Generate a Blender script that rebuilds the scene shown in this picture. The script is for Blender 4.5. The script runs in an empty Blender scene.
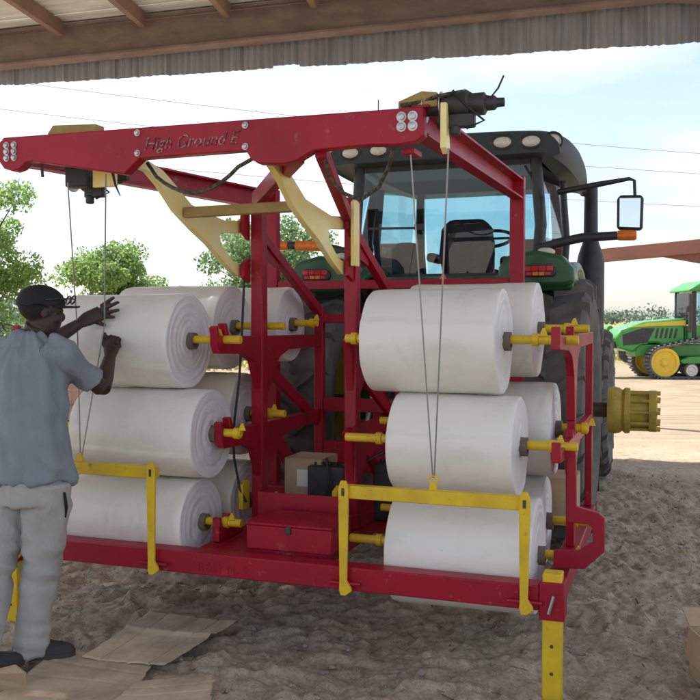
import bpy, bmesh, math, random
import numpy as np
from mathutils import Vector, Matrix, noise as mnoise
random.seed(7); rng = np.random.default_rng(7)
R = math.radians
S = bpy.context.scene
COL = S.collection
V = Vector

# ------------------------------------------------------------------ camera, sky, sun, exposure
cam_d = bpy.data.cameras.new('camera'); cam = bpy.data.objects.new('camera', cam_d); COL.objects.link(cam)
cam_d.sensor_width = 36.0; cam_d.lens = 900 / 700 * 36.0; cam_d.clip_start = 0.05; cam_d.clip_end = 5000
cam.location = (0, 0, 1.63); cam.rotation_euler = (R(90) - math.atan(30 / 900), 0, 0)
S.camera = cam
SUN_AZ, SUN_EL = R(-52), R(56)          # azimuth from +Y (the view direction), negative = to the left
W = bpy.data.worlds.new('World'); S.world = W; W.use_nodes = True
wn = W.node_tree.nodes; wl = W.node_tree.links; wn.clear()
wo = wn.new('ShaderNodeOutputWorld'); wb = wn.new('ShaderNodeBackground'); wb.inputs['Strength'].default_value = 0.05
sky = wn.new('ShaderNodeTexSky'); sky.sky_type = 'NISHITA'; sky.sun_disc = False
sky.sun_elevation = SUN_EL; sky.sun_rotation = SUN_AZ; sky.air_density = 1.0; sky.dust_density = 1.2; sky.ozone_density = 3.0
wtc = wn.new('ShaderNodeTexCoord'); wmap = wn.new('ShaderNodeMapping'); wmap.inputs['Scale'].default_value = (1.0, 1.0, 3.2); wmap.inputs['Location'].default_value = (.35, 1.3, .2)
wnz = wn.new('ShaderNodeTexNoise'); wnz.inputs['Scale'].default_value = 2.6; wnz.inputs['Detail'].default_value = 7; wnz.inputs['Roughness'].default_value = .55
wrp = wn.new('ShaderNodeValToRGB'); wrp.color_ramp.elements[0].position = .40; wrp.color_ramp.elements[1].position = .72
wrp.color_ramp.elements[0].color = (.24, .24, .24, 1); wrp.color_ramp.elements[1].color = (.80, .80, .80, 1)
wmx = wn.new('ShaderNodeMix'); wmx.data_type = 'RGBA'
wl.new(wtc.outputs['Generated'], wmap.inputs['Vector']); wl.new(wmap.outputs[0], wnz.inputs['Vector'])
wl.new(wnz.outputs['Fac'], wrp.inputs['Fac']); wl.new(wrp.outputs['Color'], wmx.inputs['Factor'])
wl.new(sky.outputs[0], wmx.inputs['A']); wmx.inputs['B'].default_value = (6.6, 6.6, 6.6, 1)
wl.new(wmx.outputs['Result'], wb.inputs['Color']); wl.new(wb.outputs[0], wo.inputs['Surface'])
sun_d = bpy.data.lights.new('sun', 'SUN'); sun_d.energy = 2.0; sun_d.angle = R(.55); sun_d.color = (1, .95, .86)
sun = bpy.data.objects.new('sun', sun_d); COL.objects.link(sun)
sd = V((math.sin(SUN_AZ) * math.cos(SUN_EL), math.cos(SUN_AZ) * math.cos(SUN_EL), math.sin(SUN_EL)))
sun.rotation_euler = sd.to_track_quat('Z', 'Y').to_euler(); sun.location = (-6, 8, 12)
S.view_settings.view_transform = 'Standard'; S.view_settings.look = 'None'; S.view_settings.gamma = 1.0
S.view_settings.use_curve_mapping = False
S.view_settings.exposure = 2.15
S.render.engine = 'CYCLES'

# ------------------------------------------------------------------ frames
TH = R(19.5)                              # the carrier and its tractor stand turned by this much
OX, OY = 0.884, 3.88
def MW(x, y, z=0.0):
    return V((OX + x * math.cos(TH) + y * math.sin(TH), OY - x * math.sin(TH) + y * math.cos(TH), z))

# ------------------------------------------------------------------ materials
def setin(b, **k):
    for n, v in k.items(): b.inputs[n.replace('_', ' ')].default_value = v
def mat(name, col, rough=.5, metal=0, col2=None, nscale=8, bump=0, bscale=60, coat=0, trans=0, lo=.35, hi=.7, spec=.5, stretch=(1, 1, 1), extra=None):
    m = bpy.data.materials.new(name); m.use_nodes = True; nt = m.node_tree; n = nt.nodes; l = nt.links
    b = n['Principled BSDF']; setin(b, Base_Color=(*col, 1), Roughness=rough, Metallic=metal)
    b.inputs['Specular IOR Level'].default_value = spec; b.inputs['Coat Weight'].default_value = coat; b.inputs['Coat Roughness'].default_value = .12
    tc = n.new('ShaderNodeTexCoord'); mp = n.new('ShaderNodeMapping'); mp.inputs['Scale'].default_value = stretch
    l.new(tc.outputs['Object'], mp.inputs['Vector'])
    if col2:
        t = n.new('ShaderNodeTexNoise'); t.inputs['Scale'].default_value = nscale; t.inputs['Detail'].default_value = 6; t.inputs['Roughness'].default_value = .62
        l.new(mp.outputs[0], t.inputs['Vector'])
        r = n.new('ShaderNodeValToRGB'); r.color_ramp.elements[0].position = lo; r.color_ramp.elements[1].position = hi
        r.color_ramp.elements[0].color = (*col, 1); r.color_ramp.elements[1].color = (*col2, 1)
        l.new(t.outputs['Fac'], r.inputs['Fac']); l.new(r.outputs['Color'], b.inputs['Base Color'])
        rr = n.new('ShaderNodeMapRange'); rr.inputs['To Min'].default_value = max(.02, rough - .08); rr.inputs['To Max'].default_value = min(1, rough + .2)
        l.new(t.outputs['Fac'], rr.inputs['Value']); l.new(rr.outputs[0], b.inputs['Roughness'])
    if extra:
        wc_, ws_, w0, w1 = extra
        t3 = n.new('ShaderNodeTexNoise'); t3.inputs['Scale'].default_value = ws_; t3.inputs['Detail'].default_value = 9; t3.inputs['Roughness'].default_value = .72
        l.new(tc.outputs['Object'], t3.inputs['Vector']); r3 = n.new('ShaderNodeMapRange'); r3.inputs['From Min'].default_value = w0; r3.inputs['From Max'].default_value = w1; l.new(t3.outputs['Fac'], r3.inputs['Value'])
        m3 = n.new('ShaderNodeMix'); m3.data_type = 'RGBA'; l.new(r3.outputs[0], m3.inputs['Factor']); m3.inputs['B'].default_value = (*wc_, 1)
        src = b.inputs['Base Color'].links[0].from_socket if b.inputs['Base Color'].links else None
        if src: l.new(src, m3.inputs['A'])
        else: m3.inputs['A'].default_value = (*col, 1)
        l.new(m3.outputs['Result'], b.inputs['Base Color'])
    if bump:
        t2 = n.new('ShaderNodeTexNoise'); t2.inputs['Scale'].default_value = bscale; t2.inputs['Detail'].default_value = 5
        l.new(mp.outputs[0], t2.inputs['Vector'])
        bp = n.new('ShaderNodeBump'); bp.inputs['Strength'].default_value = bump; bp.inputs['Distance'].default_value = .01
        l.new(t2.outputs['Fac'], bp.inputs['Height']); l.new(bp.outputs[0], b.inputs['Normal'])
    return m
M = {}
M['red'] = mat('red_paint', (.36, .004, .024), .42, col2=(.25, .005, .02), nscale=3.0, coat=.12, bump=.08, bscale=35, lo=.4, hi=.75, spec=.32, extra=((.30, .17, .14), 14, .61, .75))
M['yellow'] = mat('yellow_paint', (.80, .54, .012), .42, col2=(.62, .40, .02), nscale=7, coat=.1, bump=.08, bscale=50, extra=((.20, .12, .05), 22, .61, .72))
M['cream'] = mat('yellow_paint_highlit', (.88, .72, .18), .36, col2=(.90, .83, .48), nscale=4, coat=.2, extra=((.3, .2, .1), 25, .64, .75))  # yellow paint made paler: sky highlights put into the colour
M['olive'] = mat('olive_yellow_paint', (.36, .25, .06), .5, col2=(.25, .18, .06), nscale=8)
M['film'] = mat('white_film', (.82, .80, .75), .26, col2=(.62, .59, .52), nscale=3.2, bump=.14, bscale=6, lo=.5, hi=.95, stretch=(1, 2.2, 2.2))
M['film_end'] = mat('film_roll_end', (.78, .78, .79), .5, col2=(.67, .67, .68), nscale=6)
_n = M['film_end'].node_tree.nodes; _l = M['film_end'].node_tree.links
_tc = _n.new('ShaderNodeTexCoord'); _mp = _n.new('ShaderNodeMapping'); _mp.inputs['Location'].default_value = (0, 0, -.243); _wv = _n.new('ShaderNodeTexWave'); _wv.wave_type = 'RINGS'; _wv.rings_direction = 'X'
_wv.inputs['Scale'].default_value = 26; _wv.inputs['Distortion'].default_value = 2.5; _wv.inputs['Detail'].default_value = 3; _wv.inputs['Detail Scale'].default_value = .6
_bp = _n.new('ShaderNodeBump'); _bp.inputs['Strength'].default_value = .16; _bp.inputs['Distance'].default_value = .004
_l.new(_tc.outputs['Object'], _mp.inputs['Vector']); _l.new(_mp.outputs[0], _wv.inputs['Vector']); _l.new(_wv.outputs['Fac'], _bp.inputs['Height']); _l.new(_bp.outputs[0], _n['Principled BSDF'].inputs['Normal'])
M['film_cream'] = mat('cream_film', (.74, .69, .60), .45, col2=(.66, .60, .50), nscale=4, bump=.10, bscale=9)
M['core'] = mat('cardboard_core', (.20, .15, .11), .85, col2=(.13, .105, .085), nscale=30, bump=.2)
M['steel'] = mat('bare_steel', (.55, .55, .56), .35, 1.0, col2=(.40, .39, .38), nscale=20)
M['dark_steel'] = mat('dark_steel', (.07, .065, .06), .5, .6, col2=(.11, .09, .07), nscale=20)
M['black'] = mat('black_plastic', (.022, .022, .025), .45, col2=(.045, .045, .048), nscale=12)
M['rubber'] = mat('tyre_rubber', (.075, .073, .07), .8, col2=(.20, .185, .165), nscale=2.5, bump=.2, bscale=40, lo=.35, hi=.75)
M['green'] = mat('shaded_green_paint', (.012, .085, .026), .38, col2=(.02, .085, .03), nscale=3, coat=.2)  # tractor green darkened: the shade under the roof is in its colour
M['green_sunlit'] = mat('sunlit_green_paint', (.03, .27, .035), .35, col2=(.05, .25, .05), nscale=3, coat=.3)  # same tractor green, brightened in colour for machines standing in the sun
M['yellow_bright'] = mat('wheel_yellow_paint', (.78, .52, .02), .4, col2=(.62, .42, .06), nscale=4)
M['hub_yellow'] = mat('dull_yellow_casting', (.55, .41, .06), .6, col2=(.34, .24, .06), nscale=9, bump=.3)
M['roof_black'] = mat('cab_roof_plastic', (.03, .042, .045), .5, col2=(.05, .06, .06), nscale=3, spec=.3)
M['cab_in'] = mat('cab_lining', (.30, .29, .26), .8, col2=(.25, .24, .22))
M['seatfab'] = mat('seat_fabric', (.03, .033, .038), .9, col2=(.05, .052, .056), bump=.2)
M['lens_white'] = mat('lamp_lens', (.72, .70, .62), .12, col2=(.55, .52, .44), nscale=40)
M['amber'] = mat('amber_lens', (.80, .20, .015), .3, col2=(.60, .14, .01), nscale=30)
M['redlens'] = mat('red_lens', (.55, .01, .012), .2, col2=(.38, .006, .01), nscale=40)
M['orange_tri'] = mat('orange_reflector', (.85, .16, .03), .4)
M['mirror'] = mat('mirror_glass', (.75, .78, .78), .04, 1.0)
M['kraft'] = mat('kraft_cardboard', (.50, .37, .24), .85, col2=(.40, .29, .185), nscale=5, bump=.15, bscale=25)
M['kraft_dirty'] = mat('dusty_cardboard', (.58, .46, .33), .88, col2=(.36, .28, .20), nscale=4.5, bump=.25, bscale=14, lo=.38, hi=.66)
M['paper'] = mat('white_label', (.75, .74, .70), .7)
M['brown_steel'] = mat('primer_brown_steel', (.15, .105, .098), .7, col2=(.235, .175, .16), nscale=2.5, bump=.15, bscale=30, stretch=(1, 1, 2.5))
M['rust_purlin'] = mat('rusty_purlin', (.26, .155, .11), .75, col2=(.18, .12, .10), nscale=4, bump=.15)
M['roof_sheet'] = mat('galvanised_roof_sheet', (.66, .68, .67), .6, .0, col2=(.48, .49, .48), nscale=2.5, stretch=(.6, 2, 2))
M['trim_sheet'] = mat('weathered_trim_sheet', (.33, .345, .385), .7, .1, col2=(.235, .24, .26), nscale=3, stretch=(2.5, 2.5, .5), bump=.1)
M['far_beam'] = mat('red_oxide_beam', (.30, .12, .085), .7, col2=(.22, .10, .075), nscale=1.5, stretch=(1, 1, 3))
M['rope'] = mat('wire_rope', (.34, .34, .35), .5, .6)
M['cable'] = mat('black_cable', (.02, .02, .022), .6)
M['wire_grey'] = mat('grey_wire', (.30, .31, .33), .6)
M['hose'] = mat('hose_sleeve', (.10, .085, .05), .6, col2=(.02, .02, .02), nscale=60, lo=.45, hi=.55)
M['skin'] = mat('skin', (.042, .024, .018), .5, col2=(.058, .033, .025), nscale=14, bump=.08, bscale=90)
M['shirt'] = mat('grey_cotton', (.20, .235, .275), .92, col2=(.25, .285, .325), nscale=6, bump=.25, bscale=160)
M['trousers'] = mat('pale_grey_cloth', (.42, .412, .395), .9, col2=(.33, .322, .305), nscale=5, bump=.25, bscale=140)
for _k, _s in (('shirt', 22), ('trousers', 26)):
    _n = M[_k].node_tree.nodes; _l = M[_k].node_tree.links; _b = _n['Principled BSDF']; _old = _b.inputs['Normal'].links[0].from_node
    _t = _n.new('ShaderNodeTexNoise'); _t.noise_type = 'RIDGED_MULTIFRACTAL'; _t.inputs['Scale'].default_value = _s * .45; _t.inputs['Detail'].default_value = 3; _t.inputs['Distortion'].default_value = 1.2
    _tc = _n.new('ShaderNodeTexCoord'); _m = _n.new('ShaderNodeMapping'); _m.inputs['Scale'].default_value = (1.3, 1.3, .55); _m.inputs['Rotation'].default_value = (.3, .5, 0); _l.new(_tc.outputs['Object'], _m.inputs['Vector']); _l.new(_m.outputs[0], _t.inputs['Vector'])
    _p = _n.new('ShaderNodeBump'); _p.inputs['Strength'].default_value = .35; _p.inputs['Distance'].default_value = .012; _l.new(_t.outputs['Fac'], _p.inputs['Height']); _l.new(_p.outputs[0], _old.inputs['Normal'])
M['cap'] = mat('black_cap_cloth', (.012, .012, .014), .85, bump=.2, bscale=200)
M['hair'] = mat('short_black_hair', (.012, .011, .011), .9, bump=.6, bscale=220)
M['shoe'] = mat('dark_shoe', (.025, .027, .032), .7, col2=(.06, .058, .055), nscale=14)
M['sole'] = mat('shoe_sole', (.05, .048, .045), .8)
M['bark'] = mat('bark', (.10, .075, .055), .9, col2=(.055, .042, .032), nscale=9, bump=.5, bscale=20)
M['cage'] = mat('cage_wire', (.30, .29, .27), .5, .7)
M['crate'] = mat('pale_pink_cartons', (.55, .36, .27), .8, col2=(.45, .30, .22), nscale=4)

def glass(name, tint, refl=.08):
    m = bpy.data.materials.new(name); m.use_nodes = True; n = m.node_tree.nodes; l = m.node_tree.links
    o = n['Material Output']; n.remove(n['Principled BSDF'])
    t = n.new('ShaderNodeBsdfTransparent'); t.inputs[0].default_value = (*tint, 1)
    g = n.new('ShaderNodeBsdfGlossy'); g.inputs['Roughness'].default_value = .02; g.inputs[0].default_value = (.9, .95, 1, 1)
    f = n.new('ShaderNodeFresnel'); f.inputs[0].default_value = 1.45
    a = n.new('ShaderNodeMath'); a.operation = 'ADD'; a.inputs[1].default_value = refl * .3; a.use_clamp = True
    x = n.new('ShaderNodeMixShader'); l.new(f.outputs[0], a.inputs[0]); l.new(a.outputs[0], x.inputs[0]); l.new(t.outputs[0], x.inputs[1]); l.new(g.outputs[0], x.inputs[2]); l.new(x.outputs[0], o.inputs[0])
    return m
M['glass'] = glass('cab_glass', (.48, .70, .76))
M['glass_clear'] = glass('spectacle_lens', (.7, .75, .8), .3)

def leafmat(name, c1, c2, c3):
    m = bpy.data.materials.new(name); m.use_nodes = True; n = m.node_tree.nodes; l = m.node_tree.links
    o = n['Material Output']; n.remove(n['Principled BSDF'])
    g = n.new('ShaderNodeNewGeometry'); r = n.new('ShaderNodeValToRGB')
    r.color_ramp.elements[0].color = (*c1, 1); r.color_ramp.elements[1].color = (*c3, 1); e = r.color_ramp.elements.new(.5); e.color = (*c2, 1)
    l.new(g.outputs['Random Per Island'], r.inputs[0])
    d = n.new('ShaderNodeBsdfPrincipled'); d.inputs['Roughness'].default_value = .55; t = n.new('ShaderNodeBsdfTranslucent')
    x = n.new('ShaderNodeMixShader'); x.inputs[0].default_value = .55
    l.new(r.outputs[0], d.inputs['Base Color']); l.new(r.outputs[0], t.inputs[0]); l.new(d.outputs[0], x.inputs[1]); l.new(t.outputs[0], x.inputs[2]); l.new(x.outputs[0], o.inputs[0])
    return m
M['leaf'] = leafmat('leaves', (.16, .27, .07), (.23, .36, .10), (.34, .45, .17))
M['leaf_cool'] = leafmat('cool_leaves', (.15, .25, .11), (.19, .30, .13), (.27, .37, .17))
M['leaf_far'] = leafmat('hazed_far_leaves', (.10, .15, .12), (.12, .17, .13), (.15, .19, .15))  # greyed leaf colour that carries the distance haze
M['grass'] = leafmat('dry_grass', (.30, .25, .09), (.24, .24, .07), (.14, .20, .05))

# ------------------------------------------------------------------ mesh builder
class MB:
    def __init__(s): s.v = []; s.f = []
    def add(s, vs, fs):
        o = len(s.v); s.v += [tuple(p) for p in vs]; s.f += [tuple(i + o for i in f) for f in fs]; return s
    def box(s, x0, x1, y0, y1, z0, z1):
        return s.add([(x, y, z) for z in (z0, z1) for y in (y0, y1) for x in (x0, x1)],
                     [(0, 2, 3, 1), (4, 5, 7, 6), (0, 1, 5, 4), (2, 6, 7, 3), (0, 4, 6, 2), (1, 3, 7, 5)])
    def bar(s, p, q, w, h, up=(0, 0, 1)):
        p, q = V(p), V(q); d = (q - p).normalized(); a = d.cross(V(up))
        if a.length < 1e-4: a = d.cross(V((1, 0, 0)))
        a.normalize(); b = a.cross(d).normalized()
        vs = [c + a * (sx * w / 2) + b * (sz * h / 2) for c in (p, q) for sx, sz in ((-1, -1), (1, -1), (1, 1), (-1, 1))]
        return s.add(vs, [(0, 1, 2, 3), (7, 6, 5, 4), (0, 4, 5, 1), (1, 5, 6, 2), (2, 6, 7, 3), (3, 7, 4, 0)])
    def tube(s, p, q, r0, r1=None, n=14): return s.path([p, q], [r0, r0 if r1 is None else r1], n)
    def path(s, pts, r, n=10, squash=1.0, up=(0, 0, 1)):
        pts = [V(p) for p in pts]; k = len(pts)
        if not hasattr(r, '__len__'): r = [r] * k
        o = len(s.v); a = None
        for i in range(k):
            d = (pts[min(i + 1, k - 1)] - pts[max(i - 1, 0)]).normalized()
            if a is None:
                a = d.cross(V(up))
                if a.length < 1e-3: a = d.cross(V((1, 0, 0)))
            else: a = a - d * a.dot(d)
            a.normalize(); b = d.cross(a)
            for j in range(n):
                t = 2 * math.pi * j / n
                s.v.append(tuple(pts[i] + a * (math.cos(t) * r[i]) + b * (math.sin(t) * r[i] * squash)))
        for i in range(k - 1):
            for j in range(n):
                s.f.append((o + i * n + j, o + i * n + (j + 1) % n, o + (i + 1) * n + (j + 1) % n, o + (i + 1) * n + j))
        s.f.append(tuple(o + j for j in reversed(range(n)))); s.f.append(tuple(o + (k - 1) * n + j for j in range(n)))
        return s
    def prism(s, poly, axis, a, b):
        # poly of 2-d points: axis 'x' -> (y,z), axis 'y' -> (x,z), axis 'z' -> (x,y)
        def P(c, t): return {'x': (t, c[0], c[1]), 'y': (c[0], t, c[1]), 'z': (c[0], c[1], t)}[axis]
        n = len(poly); o = [P(c, a) for c in poly] + [P(c, b) for c in poly]
        return s.add(o, [tuple(range(n)), tuple(range(2 * n - 1, n - 1, -1))] + [(i, i + n, (i + 1) % n + n, (i + 1) % n) for i in range(n)])
    def lathe(s, prof, c, axis='x', n=32, closed=False):
        # prof: list of (t along axis, radius)
        o = len(s.v); k = len(prof)
        for t, r in prof:
            for j in range(n):
                a = 2 * math.pi * j / n; u, w = r * math.cos(a), r * math.sin(a)
                s.v.append({'x': (c[0] + t, c[1] + u, c[2] + w), 'y': (c[0] + u, c[1] + t, c[2] + w), 'z': (c[0] + u, c[1] + w, c[2] + t)}[axis])
        rng_ = range(k) if closed else range(k - 1)
        for i in rng_:
            i2 = (i + 1) % k
            for j in range(n): s.f.append((o + i * n + j, o + i * n + (j + 1) % n, o + i2 * n + (j + 1) % n, o + i2 * n + j))
        if not closed:
            if prof[0][1] > 1e-5: s.f.append(tuple(o + j for j in reversed(range(n))))
            if prof[-1][1] > 1e-5: s.f.append(tuple(o + (k - 1) * n + j for j in range(n)))
        return s
    def loft(s, rings):
        # rings: lists of equally many points
        n = len(rings[0]); o = len(s.v)
        for r in rings: s.v += [tuple(p) for p in r]
        for i in range(len(rings) - 1):
            for j in range(n): s.f.append((o + i * n + j, o + i * n + (j + 1) % n, o + (i + 1) * n + (j + 1) % n, o + (i + 1) * n + j))
        s.f.append(tuple(o + j for j in reversed(range(n)))); s.f.append(tuple(o + (len(rings) - 1) * n + j for j in range(n)))
        return s
    def ball(s, c, rx, ry, rz, n=16, m=10):
        o = len(s.v)
        for i in range(1, m):
            p = math.pi * i / m
            for j in range(n):
                t = 2 * math.pi * j / n
                s.v.append((c[0] + rx * math.sin(p) * math.cos(t), c[1] + ry * math.sin(p) * math.sin(t), c[2] + rz * math.cos(p)))
        s.v += [(c[0], c[1], c[2] + rz), (c[0], c[1], c[2] - rz)]; T = len(s.v) - 2
        for i in range(m - 2):
            for j in range(n): s.f.append((o + i * n + j, o + (i + 1) * n + j, o + (i + 1) * n + (j + 1) % n, o + i * n + (j + 1) % n))
        for j in range(n): s.f.append((T, o + j, o + (j + 1) % n)); s.f.append((T + 1, o + (m - 2) * n + (j + 1) % n, o + (m - 2) * n + j))
        return s

def mesh_of(name, v, f, smooth=35):
    me = bpy.data.meshes.new(name); me.from_pydata(v, [], f); me.validate()
    bm = bmesh.new(); bm.from_mesh(me); bmesh.ops.recalc_face_normals(bm, faces=bm.faces); bm.to_mesh(me); bm.free()
    if smooth is not None:
        me.shade_smooth()
        if smooth < 180: me.set_sharp_from_angle(angle=R(smooth))
    return me

class Thing:
    """an Empty at the thing's base; parts are given in the frame's own coordinates (frame 'M' = the carrier's, 'W' = world)"""
    def __init__(s, name, label, cat, base=(0, 0, 0), frame='W', group=None, kind=None, rot=None):
        s.base = V(base)
        o = bpy.data.objects.new(name, None); COL.objects.link(o); o.empty_display_size = .1
        if frame == 'M': o.location = MW(*base); o.rotation_euler = (0, 0, -TH)
        else: o.location = base; o.rotation_euler = (0, 0, rot or 0)
        o['label'] = label; o['category'] = cat
        if group: o['group'] = group
        if kind: o['kind'] = kind
        s.o = o
    def part(s, name, mb, m, parent=None, smooth=35, bevel=0, label=None, kind=None, me=None):
        if me is None:
            b = s.base; me = mesh_of(name, [(x - b.x, y - b.y, z - b.z) for x, y, z in mb.v], mb.f, smooth)
        me.materials.clear(); me.materials.append(M[m] if isinstance(m, str) else m)
        o = bpy.data.objects.new(name, me); COL.objects.link(o); o.parent = parent or s.o
        if bevel:
            md = o.modifiers.new('bevel', 'BEVEL'); md.width = bevel; md.segments = 2; md.limit_method = 'ANGLE'; md.angle_limit = R(40); md.harden_normals = False
        if label: o['label'] = label
        if kind: o['kind'] = kind
        return o
def single(name, mb, m, label=None, cat=None, group=None, kind=None, smooth=35, bevel=0, frame='W', base=(0, 0, 0)):
    b = V(base); me = mesh_of(name, [(x - b.x, y - b.y, z - b.z) for x, y, z in mb.v], mb.f, smooth)
    me.materials.append(M[m] if isinstance(m, str) else m)
    o = bpy.data.objects.new(name, me); COL.objects.link(o)
    if frame == 'M': o.location = MW(*base); o.rotation_euler = (0, 0, -TH)
    else: o.location = base
    for k, v in (('label', label), ('category', cat), ('group', group), ('kind', kind)):
        if v: o[k] = v
    if bevel:
        md = o.modifiers.new('bevel', 'BEVEL'); md.width = bevel; md.segments = 2; md.limit_method = 'ANGLE'; md.angle_limit = R(40)
    return o
def evaluated(v, f, mods, name='tmp'):
    """mesh after modifiers, without operators"""
    me = bpy.data.meshes.new(name); me.from_pydata(v, [], f); me.validate()
    bm = bmesh.new(); bm.from_mesh(me); bmesh.ops.recalc_face_normals(bm, faces=bm.faces); bm.to_mesh(me); bm.free()
    o = bpy.data.objects.new(name, me); COL.objects.link(o)
    for t, kw in mods:
        md = o.modifiers.new(t, t)
        for k, x in kw.items(): setattr(md, k, x)
    dg = bpy.context.evaluated_depsgraph_get(); dg.update()
    out = bpy.data.meshes.new_from_object(o.evaluated_get(dg)); bpy.data.objects.remove(o); bpy.data.meshes.remove(me)
    return out
def text_mesh(txt, size, depth, shear=0.0, spacing=1.0):
    c = bpy.data.curves.new('lettering', 'FONT'); c.body = txt; c.size = size; c.extrude = depth; c.shear = shear; c.space_character = spacing; c.resolution_u = 3
    o = bpy.data.objects.new('lettering', c); COL.objects.link(o)
    dg = bpy.context.evaluated_depsgraph_get(); dg.update()
    me = bpy.data.meshes.new_from_object(o.evaluated_get(dg)); bpy.data.objects.remove(o); bpy.data.curves.remove(c)
    return me

# ------------------------------------------------------------------ ground
def vnoise(x, y, seed):
    r = np.random.default_rng(seed).random((256, 256))
    xi = np.floor(x).astype(int); yi = np.floor(y).astype(int); fx = x - xi; fy = y - yi
    fx = fx * fx * (3 - 2 * fx); fy = fy * fy * (3 - 2 * fy)
    a = r[xi % 256, yi % 256]; b = r[(xi + 1) % 256, yi % 256]; c = r[xi % 256, (yi + 1) % 256]; d = r[(xi + 1) % 256, (yi + 1) % 256]
    return (a * (1 - fx) + b * fx) * (1 - fy) + (c * (1 - fx) + d * fx) * fy
prng = np.random.default_rng(21)
PRINTS = [(prng.uniform(-2.6, 3.4), prng.uniform(3.7, 8.5), prng.uniform(0, 3.14), prng.uniform(.09, .15)) for _ in range(150)]
def height(x, y):
    wx = x + .10 * vnoise(x * 4, y * 4, 5); wy = y + .10 * vnoise(x * 4 + 9, y * 4, 6)
    h = .045 * (vnoise(x * .9, y * .9, 1) - .5)
    h = h + .014 * np.tanh(7 * (vnoise(wx * 5.0, wy * 7.0, 2) - .5)) + .009 * np.tanh(8 * (vnoise(wx * 11.0, wy * 15.0, 8) - .5))
    h = h + .021 * (np.abs(vnoise(wx * 9, wy * 12, 3) - .5) * 2 - .5)
    h = h + .013 * (np.abs(vnoise(wx * 21, wy * 26, 4) - .5) * 2 - .5) + .006 * (vnoise(x * 42, y * 48, 12) - .5)
    h = h + .006 * np.tanh(9 * (vnoise(wx * 17 + 3, wy * 24, 14) - .62))
    for cx, cy, a, L in PRINTS:                      # trodden dents with a pushed-up rim
        dx, dy = x - cx, y - cy; m = (np.abs(dx) < .35) & (np.abs(dy) < .35)
        if not m.any(): continue
        u = (dx[m] * math.cos(a) + dy[m] * math.sin(a)) / L; w = (-dx[m] * math.sin(a) + dy[m] * math.cos(a)) / (L * .42)
        q = np.sqrt(u * u + w * w); h[m] += -.022 * np.exp(-(q ** 4)) + .012 * np.exp(-((q - 1.25) / .28) ** 2)
    return h - .012
gx = np.concatenate([-np.geomspace(600, 2.65, 44), np.arange(-2.6, 3.5, .0145), np.geomspace(3.55, 600, 44)])
gy = np.concatenate([-np.geomspace(60, .6, 14), np.linspace(.1, 3.2, 14), np.arange(3.3, 7.6, .0145), np.arange(7.6, 12.5, .045), np.geomspace(12.7, 900, 46)])
X, Y = np.meshgrid(gx, gy, indexing='ij')
fade = np.clip((13.5 - Y) / 5, 0, 1) * np.clip((7 - np.abs(X - .4)) / 3, 0, 1)
Z = height(X, Y) * np.clip(fade, .0, 1) - .002
nx, ny = len(gx), len(gy)
gv = np.stack([X, Y, Z], -1).reshape(-1, 3)
ii, jj = np.meshgrid(np.arange(nx - 1), np.arange(ny - 1), indexing='ij'); b0 = (ii * ny + jj).ravel()
gf = np.stack([b0, b0 + ny, b0 + ny + 1, b0 + 1], -1)
me = bpy.data.meshes.new('ground'); me.vertices.add(len(gv)); me.vertices.foreach_set('co', gv.ravel())
me.loops.add(gf.size); me.loops.foreach_set('vertex_index', gf.ravel()); me.polygons.add(len(gf)); me.polygons.foreach_set('loop_start', np.arange(0, gf.size, 4))
me.update(calc_edges=True); me.validate(); me.shade_smooth()
def ground_z(x, y): return float(Z[min(np.searchsorted(gx, x), nx - 1), min(np.searchsorted(gy, y), ny - 1)])
gm = bpy.data.materials.new('trodden_sand'); gm.use_nodes = True; n = gm.node_tree.nodes; l = gm.node_tree.links; b = n['Principled BSDF']; b.inputs['Roughness'].default_value = .95; b.inputs['Specular IOR Level'].default_value = .15
tc = n.new('ShaderNodeTexCoord')
def nz(s, d=6, r=.6):
    t = n.new('ShaderNodeTexNoise'); t.inputs['Scale'].default_value = s; t.inputs['Detail'].default_value = d; t.inputs['Roughness'].default_value = r; l.new(tc.outputs['Object'], t.inputs['Vector']); return t
n1, n2, n3 = nz(1.3), nz(21, 10, .72), nz(75, 8, .75)
rp = n.new('ShaderNodeValToRGB'); rp.color_ramp.elements[0].position = .3; rp.color_ramp.elements[1].position = .72
rp.color_ramp.elements[0].color = (.325, .262, .20, 1); rp.color_ramp.elements[1].color = (.66, .56, .45, 1); l.new(n2.outputs['Fac'], rp.inputs[0])
rp1 = n.new('ShaderNodeValToRGB'); rp1.color_ramp.elements[0].position = .35; rp1.color_ramp.elements[1].position = .65
rp1.color_ramp.elements[0].color = (.80, .78, .76, 1); rp1.color_ramp.elements[1].color = (1.1, 1.08, 1.05, 1); l.new(n1.outputs['Fac'], rp1.inputs[0])
rp3 = n.new('ShaderNodeValToRGB'); rp3.color_ramp.elements[0].position = .30; rp3.color_ramp.elements[1].position = .52; rp3.color_ramp.elements[0].color = (.55, .53, .50, 1); rp3.color_ramp.elements[1].color = (1.08, 1.08, 1.08, 1); l.new(n3.outputs['Fac'], rp3.inputs[0])
mu3 = n.new('ShaderNodeMix'); mu3.data_type = 'RGBA'; mu3.blend_type = 'MULTIPLY'; mu3.inputs['Factor'].default_value = 1; l.new(rp.outputs[0], mu3.inputs['A']); l.new(rp3.outputs[0], mu3.inputs['B'])
mu = n.new('ShaderNodeMix'); mu.data_type = 'RGBA'; mu.blend_type = 'MULTIPLY'; mu.inputs['Factor'].default_value = 1; l.new(mu3.outputs['Result'], mu.inputs['A']); l.new(rp1.outputs[0], mu.inputs['B'])
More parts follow.
